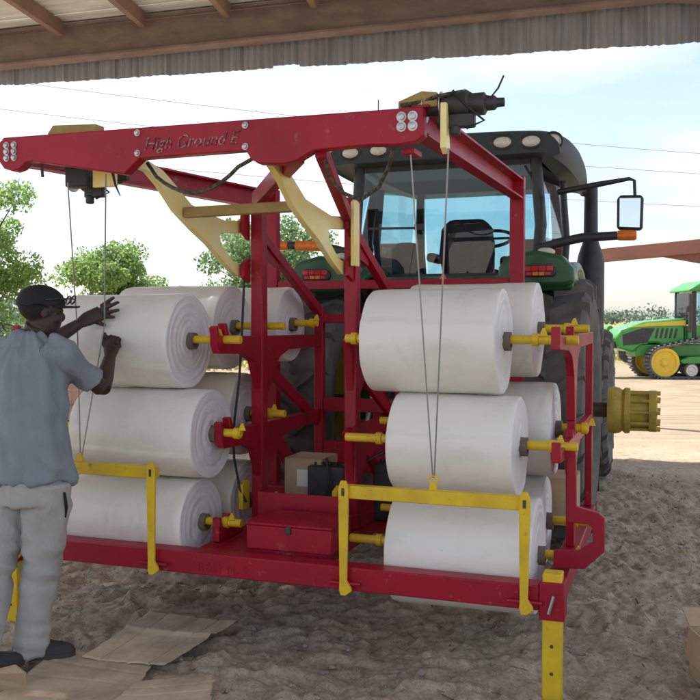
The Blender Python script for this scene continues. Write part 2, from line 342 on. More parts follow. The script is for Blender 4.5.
# yard sand coloured apart from the shed floor, darkened to tone down its sunlight
sp = n.new('ShaderNodeSeparateXYZ'); l.new(tc.outputs['Object'], sp.inputs[0]); ad = n.new('ShaderNodeMath'); ad.operation = 'MULTIPLY_ADD'; ad.inputs[1].default_value = 3.0
l.new(n1.outputs['Fac'], ad.inputs[0]); l.new(sp.outputs['Y'], ad.inputs[2]); mr = n.new('ShaderNodeMapRange'); mr.inputs['From Min'].default_value = 10.5; mr.inputs['From Max'].default_value = 15.5; l.new(ad.outputs[0], mr.inputs['Value'])
yd = n.new('ShaderNodeValToRGB'); yd.color_ramp.elements[0].position = .3; yd.color_ramp.elements[1].position = .75; yd.color_ramp.elements[0].color = (.31, .245, .17, 1); yd.color_ramp.elements[1].color = (.40, .325, .235, 1); l.new(n1.outputs['Fac'], yd.inputs[0])
mx = n.new('ShaderNodeMix'); mx.data_type = 'RGBA'; l.new(mr.outputs[0], mx.inputs['Factor']); l.new(mu.outputs['Result'], mx.inputs['A'])
mpy = n.new('ShaderNodeMapping'); mpy.inputs['Scale'].default_value = (.5, 3.0, 1); mpy.inputs['Rotation'].default_value = (0, 0, .25); l.new(tc.outputs['Object'], mpy.inputs['Vector'])
n5 = n.new('ShaderNodeTexNoise'); n5.inputs['Scale'].default_value = 1.6; n5.inputs['Detail'].default_value = 8; n5.inputs['Roughness'].default_value = .65; l.new(mpy.outputs[0], n5.inputs['Vector'])
r5 = n.new('ShaderNodeValToRGB'); r5.color_ramp.elements[0].position = .36; r5.color_ramp.elements[1].position = .62; r5.color_ramp.elements[0].color = (.72, .70, .68, 1); r5.color_ramp.elements[1].color = (1.05, 1.04, 1.02, 1); l.new(n5.outputs['Fac'], r5.inputs[0])
m5 = n.new('ShaderNodeMix'); m5.data_type = 'RGBA'; m5.blend_type = 'MULTIPLY'; m5.inputs['Factor'].default_value = 1; l.new(yd.outputs[0], m5.inputs['A']); l.new(r5.outputs[0], m5.inputs['B']); l.new(m5.outputs['Result'], mx.inputs['B']); l.new(mx.outputs['Result'], b.inputs['Base Color'])
hb = n.new('ShaderNodeMath'); hb.operation = 'ADD'; l.new(n2.outputs['Fac'], hb.inputs[0]); l.new(n3.outputs['Fac'], hb.inputs[1])
bp = n.new('ShaderNodeBump'); bp.inputs['Strength'].default_value = .6; bp.inputs['Distance'].default_value = .016; l.new(hb.outputs[0], bp.inputs['Height']); l.new(bp.outputs[0], b.inputs['Normal'])
me.materials.append(gm); g = bpy.data.objects.new('ground', me); COL.objects.link(g); g['kind'] = 'structure'

# small stones and sandy clods lying loose: nobody could count them
sb = MB()
for _ in range(4200):
    x, y = prng.uniform(-2.6, 3.4), prng.uniform(3.8, 9.5); r = .003 + .013 * prng.uniform() ** 2.2; z = ground_z(x, y) + r * .3
    c = [V((x + r * a * prng.uniform(.7, 1.3), y + r * b_ * prng.uniform(.7, 1.3), z + r * .7 * c_ * prng.uniform(.7, 1.3))) for a, b_, c_ in ((1, 0, 0), (-1, 0, 0), (0, 1, 0), (0, -1, 0), (0, 0, 1), (0, 0, -1))]
    sb.add(c, [(0, 2, 4), (2, 1, 4), (1, 3, 4), (3, 0, 4), (2, 0, 5), (1, 2, 5), (3, 1, 5), (0, 3, 5)])
M['clod'] = mat('sand_clods', (.30, .26, .23), .95, col2=(.46, .42, .38), nscale=6)
single('gravel', sb, 'clod', 'loose sandy crumbs scattered over the shed floor', 'gravel', kind='stuff', smooth=60)

lt = MB()
for _ in range(900):
    x, y = prng.uniform(-2.6, 3.4), prng.uniform(3.8, 8.5); a = prng.uniform(0, 6.28); L_ = prng.uniform(.012, .05); z = ground_z(x, y) + .004; w = prng.uniform(.0012, .003)
    dx, dy = math.cos(a) * L_, math.sin(a) * L_
    lt.add([(x - dx - dy / L_ * w, y - dy + dx / L_ * w, z), (x - dx + dy / L_ * w, y - dy - dx / L_ * w, z + .002), (x + dx + dy / L_ * w, y + dy - dx / L_ * w, ground_z(x + dx, y + dy) + .008), (x + dx - dy / L_ * w, y + dy + dx / L_ * w, ground_z(x + dx, y + dy) + .006)], [(0, 1, 2, 3)])
M['straw'] = leafmat('straw_and_bark_bits', (.10, .075, .05), (.24, .19, .13), (.52, .45, .33))
single('straw_litter', lt, 'straw', 'bits of straw and bark strewn on the shed floor', 'litter', kind='stuff', smooth=None)
# field beyond the yard, tree line on the horizon
fb = MB(); k = 60
fv = []
for i in range(k + 1):
    x = -600 + 1200 * i / k
    fv += [(x, 33 + 5 * math.sin(x * .05) + 2 * math.sin(x * .17), .006), (x, 800, .006)]
fb.add(fv, [(2 * i, 2 * i + 2, 2 * i + 3, 2 * i + 1) for i in range(k)])
M['field'] = mat('meadow', (.20, .21, .06), .95, col2=(.33, .28, .11), nscale=.12, lo=.35, hi=.65)
single('field', fb, 'field', kind='structure')
gb = MB()
for _ in range(9000):
    d = prng.uniform(0, 1) ** 1.6 * 35; x = prng.uniform(-22, 30); y = 31 + d + 5 * math.sin(x * .05) + 2 * math.sin(x * .17) + prng.normal(0, .5)
    h = prng.uniform(.12, .42); a = prng.uniform(0, 3.14); w = .05; lx, ly = prng.normal(0, .1), prng.normal(0, .1)
    c, s_ = math.cos(a) * w, math.sin(a) * w
    gb.add([(x - c, y - s_, 0), (x + c, y + s_, 0), (x + lx, y + ly, h)], [(0, 1, 2)])
single('tall_grass', gb, 'grass', 'dry yellow-green grass along the edge of the yard', 'grass', kind='stuff', smooth=None)

def leaves(mb, c, r, n, size, squash=.8, shell=.35):
    for _ in range(n):
        d = V(prng.normal(0, 1, 3)).normalized(); q = (shell + (1 - shell) * prng.uniform() ** .7)
        p = V(c) + V((d.x * r * q, d.y * r * q, d.z * r * q * squash))
        a = V(prng.normal(0, 1, 3)).normalized(); b = a.cross(V(prng.normal(0, 1, 3))).normalized(); s_ = size * prng.uniform(.6, 1.3)
        mb.add([p - a * s_ * .5, p + b * s_ * .28, p + a * s_ * .5, p - b * s_ * .28], [(0, 1, 2, 3)])
def make_tree(name, label, x, y, hgt, crown_r, crown_z, nclump, nleaf, lsize, lm, seed, group='trees behind the yard'):
    global prng; prng = np.random.default_rng(seed)
    t = Thing(name, label, 'tree', (x, y, 0), group=group)
    tb = MB(); top = hgt * .8
    pts = [V((x + .12 * math.sin(i * 1.3 + seed) * i * .3, y + .1 * math.cos(i * 1.7 + seed) * i * .3, top * i / 6)) for i in range(7)]
    r0 = .035 * hgt
    tb.path(pts, [r0 * (1 - .13 * i) for i in range(7)], 9); t.part('trunk', tb, 'bark', smooth=60)
    cb = MB(); lb = MB()
    for _ in range(nclump):
        d = V(prng.normal(0, 1, 3)).normalized(); q = prng.uniform() ** .45
        c = V((x, y, crown_z)) + V((d.x * crown_r[0] * q, d.y * crown_r[0] * q, d.z * crown_r[1] * q))
        s0 = pts[int(np.clip((c.z - crown_r[1] * .4) / top * 6, 2, 5))]
        mid = s0.lerp(c, .5) + V((0, 0, .08 * hgt * prng.uniform(-.3, .6)))
        lb.path([s0, mid, c], [.02 * hgt * .35, .008 * hgt * .5, .004], 5)
        leaves(cb, c, crown_r[0] * prng.uniform(.20, .38), nleaf, lsize)
    t.part('limb', lb, 'bark', smooth=60, kind='stuff'); t.part('crown', cb, lm, smooth=None)
    return t
make_tree('broadleaf_tree', 'green leafy tree cut off by the left edge of the picture', -9.6, 23.5, 5.9, (1.7, 2.3), 3.1, 64, 300, .115, 'leaf', 3)
make_tree('broadleaf_tree', 'round leafy tree above the roll the man is handling', -8.0, 30, 4.6, (1.65, 1.25), 3.1, 48, 300, .13, 'leaf', 4)
make_tree('broadleaf_tree', 'wide leafy tree behind the red mast of the carrier', -2.45, 27, 5.1, (2.0, 1.6), 3.2, 66, 300, .125, 'leaf_cool', 5)
# hedge of far trees: reads as one mass
prng = np.random.default_rng(11); wb_ = MB()
for i in range(560):
    x = prng.uniform(-330, 330); y = prng.uniform(300, 345); h = 2.6 + 6.5 * vnoise(np.array([x * .045 + 50]), np.array([.5]), 9)[0] ** 2 + 2.6 * prng.uniform() ** 2
    leaves(wb_, (x, y, h * .5), h * .62, 60, 1.15, squash=.85)
for i in range(130):      # nearer scrub at the left, behind the man
    x = prng.uniform(-40, -14); y = prng.uniform(62, 70); h = 2.0 + 2.2 * prng.uniform()
    leaves(wb_, (x, y, h * .5), h * .6, 60, .42)
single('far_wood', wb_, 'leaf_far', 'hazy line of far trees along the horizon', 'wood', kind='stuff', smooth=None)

# ------------------------------------------------------------------ shed roof over the place
EA = R(-8.7); ex = V((math.cos(EA), math.sin(EA), 0)); en = V((-math.sin(EA), math.cos(EA), 0))
E0 = V((-5.2, 13.5, 0)); PITCH = .052
def RW(e, n_, z): return E0 + ex * e + en * n_ + V((0, 0, z))
roof = Thing('shed_roof', 'open shed roof of brown steel and ribbed metal sheets overhead', 'roof', tuple(RW(4, 0, 0)))
EL, ER, NB = -1.0, 10.6, -13.3           # left, right, back limits of the roof, unseen edges pulled in to let light under
def rz(e): return 5.27 + PITCH * min(e, 9.5) - .11 * max(0, e - 9.5)   # underside of the gable rafter
def rbar(p, q, w, h): return MB().bar(p, q, w, h)
bm_ = MB()                                   # rolled steel rafter: web and two flanges
for e0, e1 in ((EL, 9.5), (9.5, ER)):
    for dz, w, h in ((.018, .24, .036), (.25, .03, .43), (.482, .24, .036)):
        bm_.bar(RW(e0, -.3, rz(e0) + dz), RW(e1, -.3, rz(e1) + dz), w, h)
roof.part('rafter', bm_, 'brown_steel', bevel=.004)
for nn in (-7.0, -13.0):
    b2 = MB()
    for e0, e1 in ((EL, 9.5), (9.5, ER)): b2.bar(RW(e0, nn, rz(e0) + .25), RW(e1, nn, rz(e1) + .25), .2, .46)
    roof.part('rafter', b2, 'brown_steel')
e = -3.1 + .02
ends = [(-3.95, 13.15)]
pe = [EL + .4 + 1.22 * i for i in range(22)]
off = min(pe, key=lambda a: abs(a - 1.18)); pe = [a - off + 1.18 for a in pe]
for e in pe:                                 # purlins running from the rafter back over the camera
    if e > ER: continue
    z = rz(e) + .42
    for n0, n1 in ((-.42, -6.86), (-7.14, -12.86)):
        roof.part('purlin', MB().bar(RW(e, n0, z), RW(e, n1, z), .09, .20), 'rust_purlin', bevel=.004)
prof = []                                    # one ribbed sheet, ribs along the slope
shw = .92
def sheet(n0, e0, e1):
    b_ = MB(); pf = []
    for k in range(5):
        t = k * shw / 5
        pf += [(t, 0), (t + .10, 0), (t + .125, .03), (t + .155, .03)]
    pf.append((shw - .004, 0)); vs = []
    for e in (e0, e1):
        for t, z in pf: vs.append(RW(e, n0 - t, rz(e) + .53 + z))
    m_ = len(pf); b_.add(vs, [(i, i + 1, i + 1 + m_, i + m_) for i in range(m_ - 1)])
    return b_
for e0, e1 in ((EL, 9.49), (9.51, ER)):
    k = 0
    while .25 - k * shw > NB:
        roof.part('roof_sheet', sheet(.25 - k * shw, e0, e1), 'roof_sheet', smooth=None); k += 1
# weathered trim sheets hanging below the rafter on the outside
e = EL; i = 0; prng = np.random.default_rng(31)
while e < ER - .3:
    w = .395; t0 = 5.13 + .018 * min(e, 9.5) + prng.normal(0, .004) + (.045 if 3.9 < e < 4.4 else 0); z1 = rz(e) + .5
    b_ = MB(); vs = []; K = 8
    for k in range(K + 1):
        t = w * 1.04 * k / K; dn = .013 * (1 if k % 2 else -1) + .003 * prng.normal() + (.02 if i % 2 else 0); slope = .018 * t
        vs += [tuple(RW(e + t, .06 + dn, t0 + slope + prng.normal(0, .004))), tuple(RW(e + t, .06 + dn, z1))]
    b_.add(vs, [(2 * k, 2 * k + 2, 2 * k + 3, 2 * k + 1) for k in range(K)])
    o = roof.part('trim_panel', b_, 'trim_sheet', smooth=None)
    md = o.modifiers.new('solid', 'SOLIDIFY'); md.thickness = .004
    e += w; i += 1
for e, n_ in ((EL + .3, -.3), (ER - .4, -.3), (EL + .3, -7), (ER - .4, -7), (EL + .3, -13.0), (ER - .4, -13.0)):
    roof.part('column', MB().bar(RW(e, n_, 0), RW(e, n_, rz(e)), .2, .2), 'brown_steel')

# neighbouring steel frame in the yard at the right
fr = Thing('steel_portal_frame', 'red-brown steel frame beam standing behind the exhaust stack, right', 'steel frame', (5.0, 13.2, 0))
A = V((3.70, 14.25, 2.62)); B = V((6.4, 11.35, 2.74))
fr.part('beam', MB().bar(A, B, .16, .20), 'far_beam', bevel=.006)
dd = (B - A).normalized()
hb_ = MB(); p0 = A.lerp(B, .33); p1 = A.lerp(B, .97)
hb_.add([p0 + V((0, 0, -.10)) + dd.cross(V((0, 0, 1))) * s_ for s_ in (.05, -.05)] + [p1 + V((0, 0, -.10)) + dd.cross(V((0, 0, 1))) * s_ for s_ in (.05, -.05)] + [p1 + V((0, 0, -.72)) + dd.cross(V((0, 0, 1))) * s_ for s_ in (.05, -.05)],
        [(0, 2, 4), (1, 5, 3), (0, 4, 5, 1), (2, 3, 5, 4), (0, 1, 3, 2)])
fr.part('haunch', hb_, 'far_beam')
fr.part('column', MB().bar((A.x + .06, A.y, 0), (A.x + .06, A.y, 2.52), .12, .12), 'far_beam'); fr.part('column', MB().bar((B.x, B.y, 0), (B.x, B.y, 2.64), .2, .2), 'far_beam')

# overhead wires
def wire(name, label, pts, r):
    a, b_ = V(pts[0]), V(pts[1]); sag = pts[2]; P_ = []
    for i in range(25):
        t = i / 24; P_.append(a.lerp(b_, t) - V((0, 0, sag * 4 * t * (1 - t))))
    single(name, MB().path(P_, r, 5), 'wire_grey', label, 'power line', group='overhead wires', smooth=60)
for a_, b_, lab in (((-19.56, 40, 12.74), (52.0, 52, 9.84), 'highest of the three thin overhead wires in the sky'),
                    ((-19.56, 40.4, 11.50), (52.0, 52.4, 9.15), 'middle one of the three thin overhead wires in the sky'),
                    ((-19.56, 40.8, 9.63), (52.0, 52.8, 7.76), 'lowest of the three thin overhead wires, behind the tractor mirror')):
    wire('overhead_wire', lab, (a_, b_, 1.1), .014)

# ------------------------------------------------------------------ the roll carrier
XL, XR, XC1, XC2 = -2.86, 0.0, -1.75, -1.185     # outer planes, the two middle frames
car = Thing('roll_carrier', 'red and yellow steel roll carrier with overhead hoist, hitched to the tractor', 'carrier', (-1.43, 0, 0), 'M')
P = car.part
fb_ = P('base_bar', MB().box(XL + .055, XR - .055, -.05, .05, .372, .482), 'red', bevel=.006)
tm = text_mesh('R&D M. 2', .062, .0018, 0, 1.15)
tm.transform(Matrix.Translation((-1.72 + 1.43, -.0512, .395)) @ Matrix.Rotation(R(90), 4, 'X'))
P('lettering', None, 'red', parent=fb_, me=tm)
for x in (XL, XR):                                # corner sleeve with a yellow jack leg
    P('leg_sleeve', MB().box(x - .054, x + .054, -.054, .06, .335, .50), 'red', bevel=.005)
    lg = P('leg', MB().box(x - .041, x + .041, -.041, .041, ground_z(*MW(x, 0).xy) - .01, .535), 'yellow', bevel=.005)
    for z in (.10, .22): P('pin_hole', MB().tube((x, -.0405, z), (x, -.0425, z), .008, n=12), 'dark_steel', parent=lg)
    P('pin', MB().path([(x - .01, -.075, .372), (x + .012, -.075, .452)], .008, 8).path([(x, -.075, .41), (x, -.05, .41)], .007, 8), 'steel')
for x in (XL + .0, XR - .0):
    P('side_rail', MB().box(x - .045, x + .045, .062, 1.82, .380, .476), 'red', bevel=.005)
for x in (XC1, XC2):
    P('middle_rail', MB().box(x - .04, x + .04, .052, 1.72, .384, .470), 'red', bevel=.005)
P('rear_bar', MB().box(XL + .047, XR - .047, 1.722, 1.818, .378, .480), 'red', bevel=.005)
P('deck_plate', MB().box(XC1 + .042, XC2 - .042, .052, 1.72, .452, .466), 'red')
P('deck_plate', MB().box(XC2 + .042, XC2 + .30, .75, 1.72, .452, .466), 'red')
P('skid', MB().box(XC1 - .24, XC1 - .16, .052, 1.0, .384, .468), 'red', bevel=.005)

# middle frames: one upright, cradle arms, brace and rear upright in each plane
def hookarm(x, tip, rear, z, th=.05):
    """cradle arm: prongs at the tip, deeper towards the upright"""
    poly = [(tip, z + .055), (tip - .012, z + .09), (tip + .012, z + .10), (tip + .03, z + .05), (tip + .10, z + .045), (tip + .085, z + .11), (tip + .11, z + .115), (tip + .14, z + .045),
            (.74, z + .04), (rear, z + .035), (rear, z - .045), (1.12, z - .05), (.98, z - .09), (.86, z - .24), (.78, z - .32), (.70, z - .26), (.62, z - .10), (.5, z - .055), (tip + .03, z - .045), (tip, z + .0)]
    return MB().prism(poly, 'x', x - th / 2 + .004, x + th / 2 - .004)
for x, r_ in ((XC1, 0), (XC2, 1)):
    P('mast_post', MB().box(x - .036, x + .036, .70, .775, .473, 2.30), 'red', bevel=.006)
    P('rear_post', MB().box(x - .03, x + .03, 1.655, 1.716, .473, 1.70), 'red', bevel=.005)
    for z, tip in ((1.50, .185), (1.0, .23)):
        if r_ == 0: P('cradle_arm', hookarm(x, tip, 1.65, z), 'red', bevel=.003)
        else:
            P('cradle_arm', MB().prism([(.62, z + .02), (.70, z + .04), (1.65, z + .035), (1.65, z - .045), (1.12, z - .05), (.98, z - .09), (.86, z - .24), (.78, z - .32), (.70, z - .26), (.66, z - .05)], 'x', x - .021, x + .021), 'red', bevel=.003)
            P('spindle_bracket', MB().bar((x + .03, .72, z + .035), (x + .15, .30, z + .035), .03, .03), 'red', bevel=.003)
    P('cradle_arm', MB().prism([(.2, .474), (.2, .60), (.225, .60), (.24, .545), (.30, .535), (.31, .60), (.335, .60), (.35, .52), (.48, .50), (.48, .474)], 'x', x - .02, x + .02), 'red', bevel=.003)
    P('brace', MB().bar((x, .78, 2.10), (x, 1.68, 1.68), .05, .06), 'red', bevel=.004)
    P('brace', MB().bar((x, .78, 1.38), (x, 1.64, .96), .03, .075), 'red', bevel=.004)
    P('brace', MB().bar((x, .95, .93), (x, 1.5, .48), .03, .10), 'red', bevel=.004)
    P('gusset', MB().prism([(.777, 1.96), (.777, 2.2), (.82, 2.2), (.84, 2.06), (1.02, 1.99), (.98, 1.94), (.84, 1.97)], 'x', x - .012, x + .012), 'red', bevel=.002)
    P('cable_bracket', MB().prism([(.60, .56), (.60, .70), (.67, .72), (.69, .70), (.69, .55)], 'x', x - .07, x - .042), 'yellow', bevel=.003)
for z0, z1, m_ in ((1.61, 1.67, 'red'), (1.02, 1.11, 'red'), (.62, .82, 'red')):
    P('cross_beam', MB().box(XC1 + .031, XC2 - .031, 1.66, 1.71, z0, z1), m_, bevel=.004)
P('cross_beam', MB().box(XC2 + .031, XC2 + .62, 1.66, 1.71, .96, 1.07), 'red', bevel=.004)
P('cross_beam', MB().box(XC2 + .031, XC2 + .62, 1.66, 1.71, .62, .80), 'red', bevel=.004)

# outer racks
def outer(x, s_):
    P('rack_plate', MB().prism([(.02, 1.50), (.02, 1.60), (.045, 1.60), (.06, 1.555), (.6, 1.555), (.62, 1.60), (.64, 1.56), (1.84, 1.555), (1.84, 1.485), (1.0, 1.485), (.86, 1.43), (.80, 1.33), (.775, 1.12), (.70, 1.12), (.66, 1.35), (.55, 1.45), (.40, 1.485)], 'x', x - .02, x + .02), 'red', bevel=.004)
    P('rack_post', MB().box(x - .021, x + .021, 1.77, 1.836, .479, 1.484), 'red', bevel=.004)
    P('rack_plate', MB().prism([(.06, 1.0), (.06, 1.09), (.085, 1.09), (.10, 1.045), (.62, 1.045), (.64, 1.09), (.66, 1.05), (1.768, 1.05), (1.768, .985), (1.0, .985), (.86, .93), (.80, .83), (.775, .479), (.70, .479), (.66, .85), (.55, .94), (.35, .98)], 'x', x - .02, x + .02), 'red', bevel=.004)
    P('rack_post', MB().box(x - .019, x + .019, .702, .772, 1.052, 1.118), 'red')
    # front strut that steps out round the lowest spindle
    X_ = lambda a: x + s_ * a
    P('front_strut', MB().prism([(X_(a), z) for a, z in ((.005, 1.045), (.045, 1.045), (.068, 1.02), (.072, .775), (.17, .752), (.197, .73), (.197, .575), (.11, .49), (-.03, .482), (-.03, .565), (.08, .57), (.145, .615), (.145, .68), (.13, .695), (.035, .70), (.028, .72), (.028, .99), (.005, 1.0))], 'y', .255, .285), 'red', bevel=.004)
outer(XR, 1); outer(XL, -1)

# spindles the rolls hang on
ROLLS = {  # x0, x1, y, z, r
    'r_top': (-.905, -.265, .27, 1.538, .249), 'r_mid': (-.775, -.185, .27, 1.046, .241), 'r_bot': (-.795, -.108, .337, .523, .275),
    'r_top_b': (-.86, -.182, .84, 1.585, .247), 'r_mid_b': (-.78, -.09, .84, 1.068, .243), 'r_bot_b': (-.78, -.135, .86, .575, .235),
    'l_top': (-2.66, -1.935, .27, 1.527, .249), 'l_mid': (-2.545, -1.805, .27, 1.038, .236), 'l_bot': (-2.60, -1.868, .27, .565, .233),
    'l_top_b': (-2.66, -1.97, .84, 1.595, .247), 'l_mid_b': (-2.58, -1.88, .84, 1.085, .240), 'l_bot_b': (-2.58, -1.87, .84, .575, .238),
    'l_top_c': (-2.56, -1.845, 1.42, 1.61, .240)}
for k, (x0, x1, y, z, r) in ROLLS.items():
    right = k[0] == 'r'; a, b_ = (XC2 + .13, XR + .075) if right else (XL - .06, XC1 + .115)
    if k.endswith('_c'): a, b_ = -2.70, -1.66
    if k == 'r_bot': b_ = XR + .03
    if k == 'r_bot_b': b_ = XR + .12
    s_ = P('spindle', MB().tube((a, y, z), (b_, y, z), .0215, n=16), 'yellow', bevel=.002)
    e1 = x1 + .13
    for c0 in (e1, x0 - .12): P('collar', MB().tube((c0, y, z), (c0 + .03, y, z), .030, n=16), 'yellow', parent=s_, bevel=.002)
    P('locking_tab', MB().prism([(e1 + .032, z + .018), (e1 + .050, z + .055), (e1 + .060, z + .055), (e1 + .072, z + .018)], 'y', y - .02, y - .012), 'yellow', parent=s_)
P('spindle_support', MB().box(-2.03, -1.99, .795, .885, .476, .55), 'red')

# yellow retaining gates
def gate(xa, xb, z, eye):
    g_ = P('gate_bar', MB().box(xa, xb, -.075, -.025, z - .03, z + .03), 'yellow', bevel=.004)
    def hook(x, s_):
        top = z + .055
        pl = [(x - .024, z + .02), (x - .012, top), (x + .012, top), (x + .024, z + .02), (x + .023, z - .05), (x + .016, .43), (x + .024 * s_ + .012, .40), (x + .02 * s_ + .02, .385), (x + .012, .362), (x - .012, .362), (x - .02, .385), (x - .018, .43), (x - .023, z - .05)]
        P('gate_hook', MB().prism(pl, 'y', -.098, -.078), 'yellow', bevel=.003)
        P('hook_pin', MB().tube((x - .075, -.07, .412), (x + .075, -.07, .412), .008, n=8).tube((x - .06, -.07, .412), (x - .06, -.048, .412), .007, n=8).tube((x + .06, -.07, .412), (x + .06, -.048, .412), .007, n=8), 'red')
        P('slot', MB().box(x - .007, x + .007, -.0995, -.0975, z - .014, z + .022), 'dark_steel', parent=g_)
    return g_, hook
g1, h1 = gate(-.945, -.105, .838, True); h1(-.938, 1); h1(-.112, 1)
g2, h2 = gate(-2.80, -1.945, .868, True); h2(-1.955, 1); h2(-2.79, 1)
P('lifting_eye', MB().prism([(-.545, .86), (-.537, .90), (-.513, .90), (-.505, .86)], 'y', -.058, -.042).path([(-.525 + .018 * math.cos(a), -.05, .915 + .018 * math.sin(a)) for a in [i * math.pi / 6 for i in range(13)]], .006, 6), 'yellow', parent=g1)
P('lifting_eye', MB().prism([(-2.42, .89), (-2.412, .945), (-2.388, .945), (-2.38, .89)], 'y', -.058, -.042), 'yellow', parent=g2)

# toolbox bolted between the middle frames
tb_ = P('toolbox', MB().box(-1.525, -1.07, .10, .40, .485, .605).box(-1.50, -1.10, .12, .38, .455, .484), 'red', bevel=.006)
P('lid', MB().prism([(.099, .606), (.099, .618), (.12, .624), (.40, .624), (.40, .606)], 'x', -1.527, -1.068), 'red', parent=tb_, bevel=.004)
P('latch', MB().box(-1.308, -1.282, .090, .099, .572, .612), 'dark_steel', parent=tb_, bevel=.002)
P('back_panel', MB().box(-1.63, -1.15, .455, .467, .47, .70), 'red', bevel=.003)
# batteries and pump on the deck
for xa, xb, ya, zt in ((-1.53, -1.30, .92, .775), (-1.14, -.92, .98, .80)):
    bt = P('battery', MB().box(xa, xb, ya, ya + .19, .467, zt), 'black', bevel=.008)
    for i in range(5): P('cell_cap', MB().tube((xa + .03 + i * .042, ya + .07, zt + .001), (xa + .03 + i * .042, ya + .07, zt + .015), .014, n=10), 'black', parent=bt)
    P('terminal', MB().tube((xb - .02, ya + .15, zt), (xb - .02, ya + .15, zt + .03), .01, n=8).tube((xa + .03, ya + .15, zt), (xa + .03, ya + .15, zt + .03), .01, n=8), 'steel', parent=bt)
P('cable', MB().path([(-1.32, 1.07, .80), (-1.28, 1.0, .86), (-1.2, .95, .80), (-1.12, 1.12, .85), (-1.05, 1.14, .82)], .008, 6), 'cable')
P('cable', MB().path([(-1.43, 1.0, .78), (-1.40, .9, .83), (-1.38, .88, .70), (-1.42, .86, .48)], .007, 6), 'cable')
pts = [(XC1 - .055, .66, 1.9), (XC1 - .06, .64, 1.6), (XC1 - .075, .63, 1.3), (XC1 - .10, .60, 1.0), (XC1 - .095, .60, .85), (XC1 - .06, .6, .68), (XC1 - .03, .62, .60)]
P('cable', MB().path(pts, .007, 7), 'cable')

# ---- overhead hoist
BY = -.41
bp_ = [(-2.555, 2.475), (-2.53, 2.497), (-.475, 2.482), (-.468, 2.37), (-.50, 2.345), (-.585, 2.338), (-.70, 2.345), (-.944, 2.338), (-1.02, 2.300), (-1.075, 2.29), (-1.20, 2.298), (-1.232, 2.318), (-1.258, 2.358), (-1.782, 2.354), (-1.82, 2.325), (-1.865, 2.288), (-2.36, 2.375), (-2.405, 2.372), (-2.44, 2.345), (-2.48, 2.335), (-2.53, 2.35), (-2.558, 2.385)]
hb2 = P('hoist_beam', MB().prism(bp_, 'y', BY - .03, BY + .03), 'red', bevel=.005)
tm = text_mesh('High Ground E', .105, .0020, .35, 1.0)
xs = [v_.co.x for v_ in tm.vertices]; sx = .475 / (max(xs) - min(xs))
tm.transform(Matrix.Translation((-1.762 + 1.43, BY - .0318, 2.388)) @ Matrix.Rotation(R(90), 4, 'X') @ Matrix.Diagonal((sx, .78, 1, 1)))
M['cut_letter'] = mat('rusty_cut_lettering', (.42, .24, .21), .7, col2=(.13, .02, .04), nscale=45, lo=.42, hi=.56)
P('lettering', None, 'cut_letter', parent=hb2, me=tm)
for bx, bz, br in [(-1.793, 2.468, .010), (-1.793, 2.378, .010), (-1.258, 2.464, .010), (-1.258, 2.373, .010)] + [(a, c, .014) for a in (-.562, -.515) for c in (2.447, 2.408)] + [(a, c, .011) for a in (-2.512, -2.468) for c in (2.458, 2.428, 2.398)]:
    P('bolt', MB().lathe([(-.014, br * .6), (-.012, br), (-.004, br), (-.0035, br * 1.5), (0, br * 1.5)], (bx, BY - .03, bz), 'y', 12), 'steel', parent=hb2)
# side beams: open channels running back to the rear posts
def channel(p, q, w, h, t=.012):
    mb = MB(); d = (V(q) - V(p)).normalized(); a = d.cross(V((0, 0, 1))).normalized(); up = V((0, 0, 1))
    mb.bar(V(p) - a * (w / 2 - t / 2), V(q) - a * (w / 2 - t / 2), t, h); mb.bar(V(p) + up * (h / 2 - t / 2) + a * .004, V(q) + up * (h / 2 - t / 2) + a * .004, w - t, t); mb.bar(V(p) - up * (h / 2 - t / 2) + a * .004, V(q) - up * (h / 2 - t / 2) + a * .004, w - t, t)
    return mb
P('side_beam', channel((-.50, BY + .032, 2.44), (-.45, 1.80, 2.46), .075, .13), 'red', bevel=.002)
P('side_beam', channel((-2.50, BY + .032, 2.44), (-2.17, 1.80, 2.46), .075, .13), 'red', bevel=.002)
P('hoist_post', MB().box(-.50, -.41, 1.802, 1.872, .482, 2.54), 'red', bevel=.005)
P('hoist_post', MB().box(-2.21, -2.12, 1.802, 1.872, .482, 2.54), 'red', bevel=.005)
P('hoist_crossbeam', MB().box(-2.118, -.502, 1.812, 1.862, 1.84, 1.90), 'red', bevel=.004)
# lift arms, forked yellow plates with highlights put into the colour
armp = [(-.375, 2.375), (-.30, 2.37), (-.17, 2.345), (-.05, 2.29), (.10, 2.215), (.26, 2.195), (.45, 2.172), (.66, 2.190), (.70, 2.21), (.70, 2.125), (.46, 2.105), (.40, 2.09), (.42, 2.04), (.56, 1.96), (.70, 1.935), (.70, 1.885), (.62, 1.875), (.48, 1.93), (.28, 2.03), (.12, 2.09), (-.05, 2.165), (-.20, 2.27), (-.30, 2.32), (-.375, 2.325)]
for x in (-1.84, -1.215):
    P('lift_arm', MB().prism(armp, 'x', x - .016, x + .016), 'cream', bevel=.003)
    for z in (2.165, 1.91): P('pivot_pin', MB().tube((x - .05, .668, z), (x + .05, .668, z), .016, n=12), 'dark_steel')
for x in (-1.80, -1.175):
    P('pivot_clevis', MB().prism([(.62, 2.12), (.62, 2.215), (.699, 2.26), (.699, 2.08)], 'x', x - .012, x + .012), 'red', bevel=.002)
    P('pivot_clevis', MB().prism([(.62, 1.87), (.62, 1.95), (.699, 1.98), (.699, 1.84)], 'x', x - .012, x + .012), 'red', bevel=.002)
P('lift_crossbar', MB().bar((-1.82, .03, 2.165), (-1.235, .03, 2.172), .05, .05), 'olive', bevel=.004)
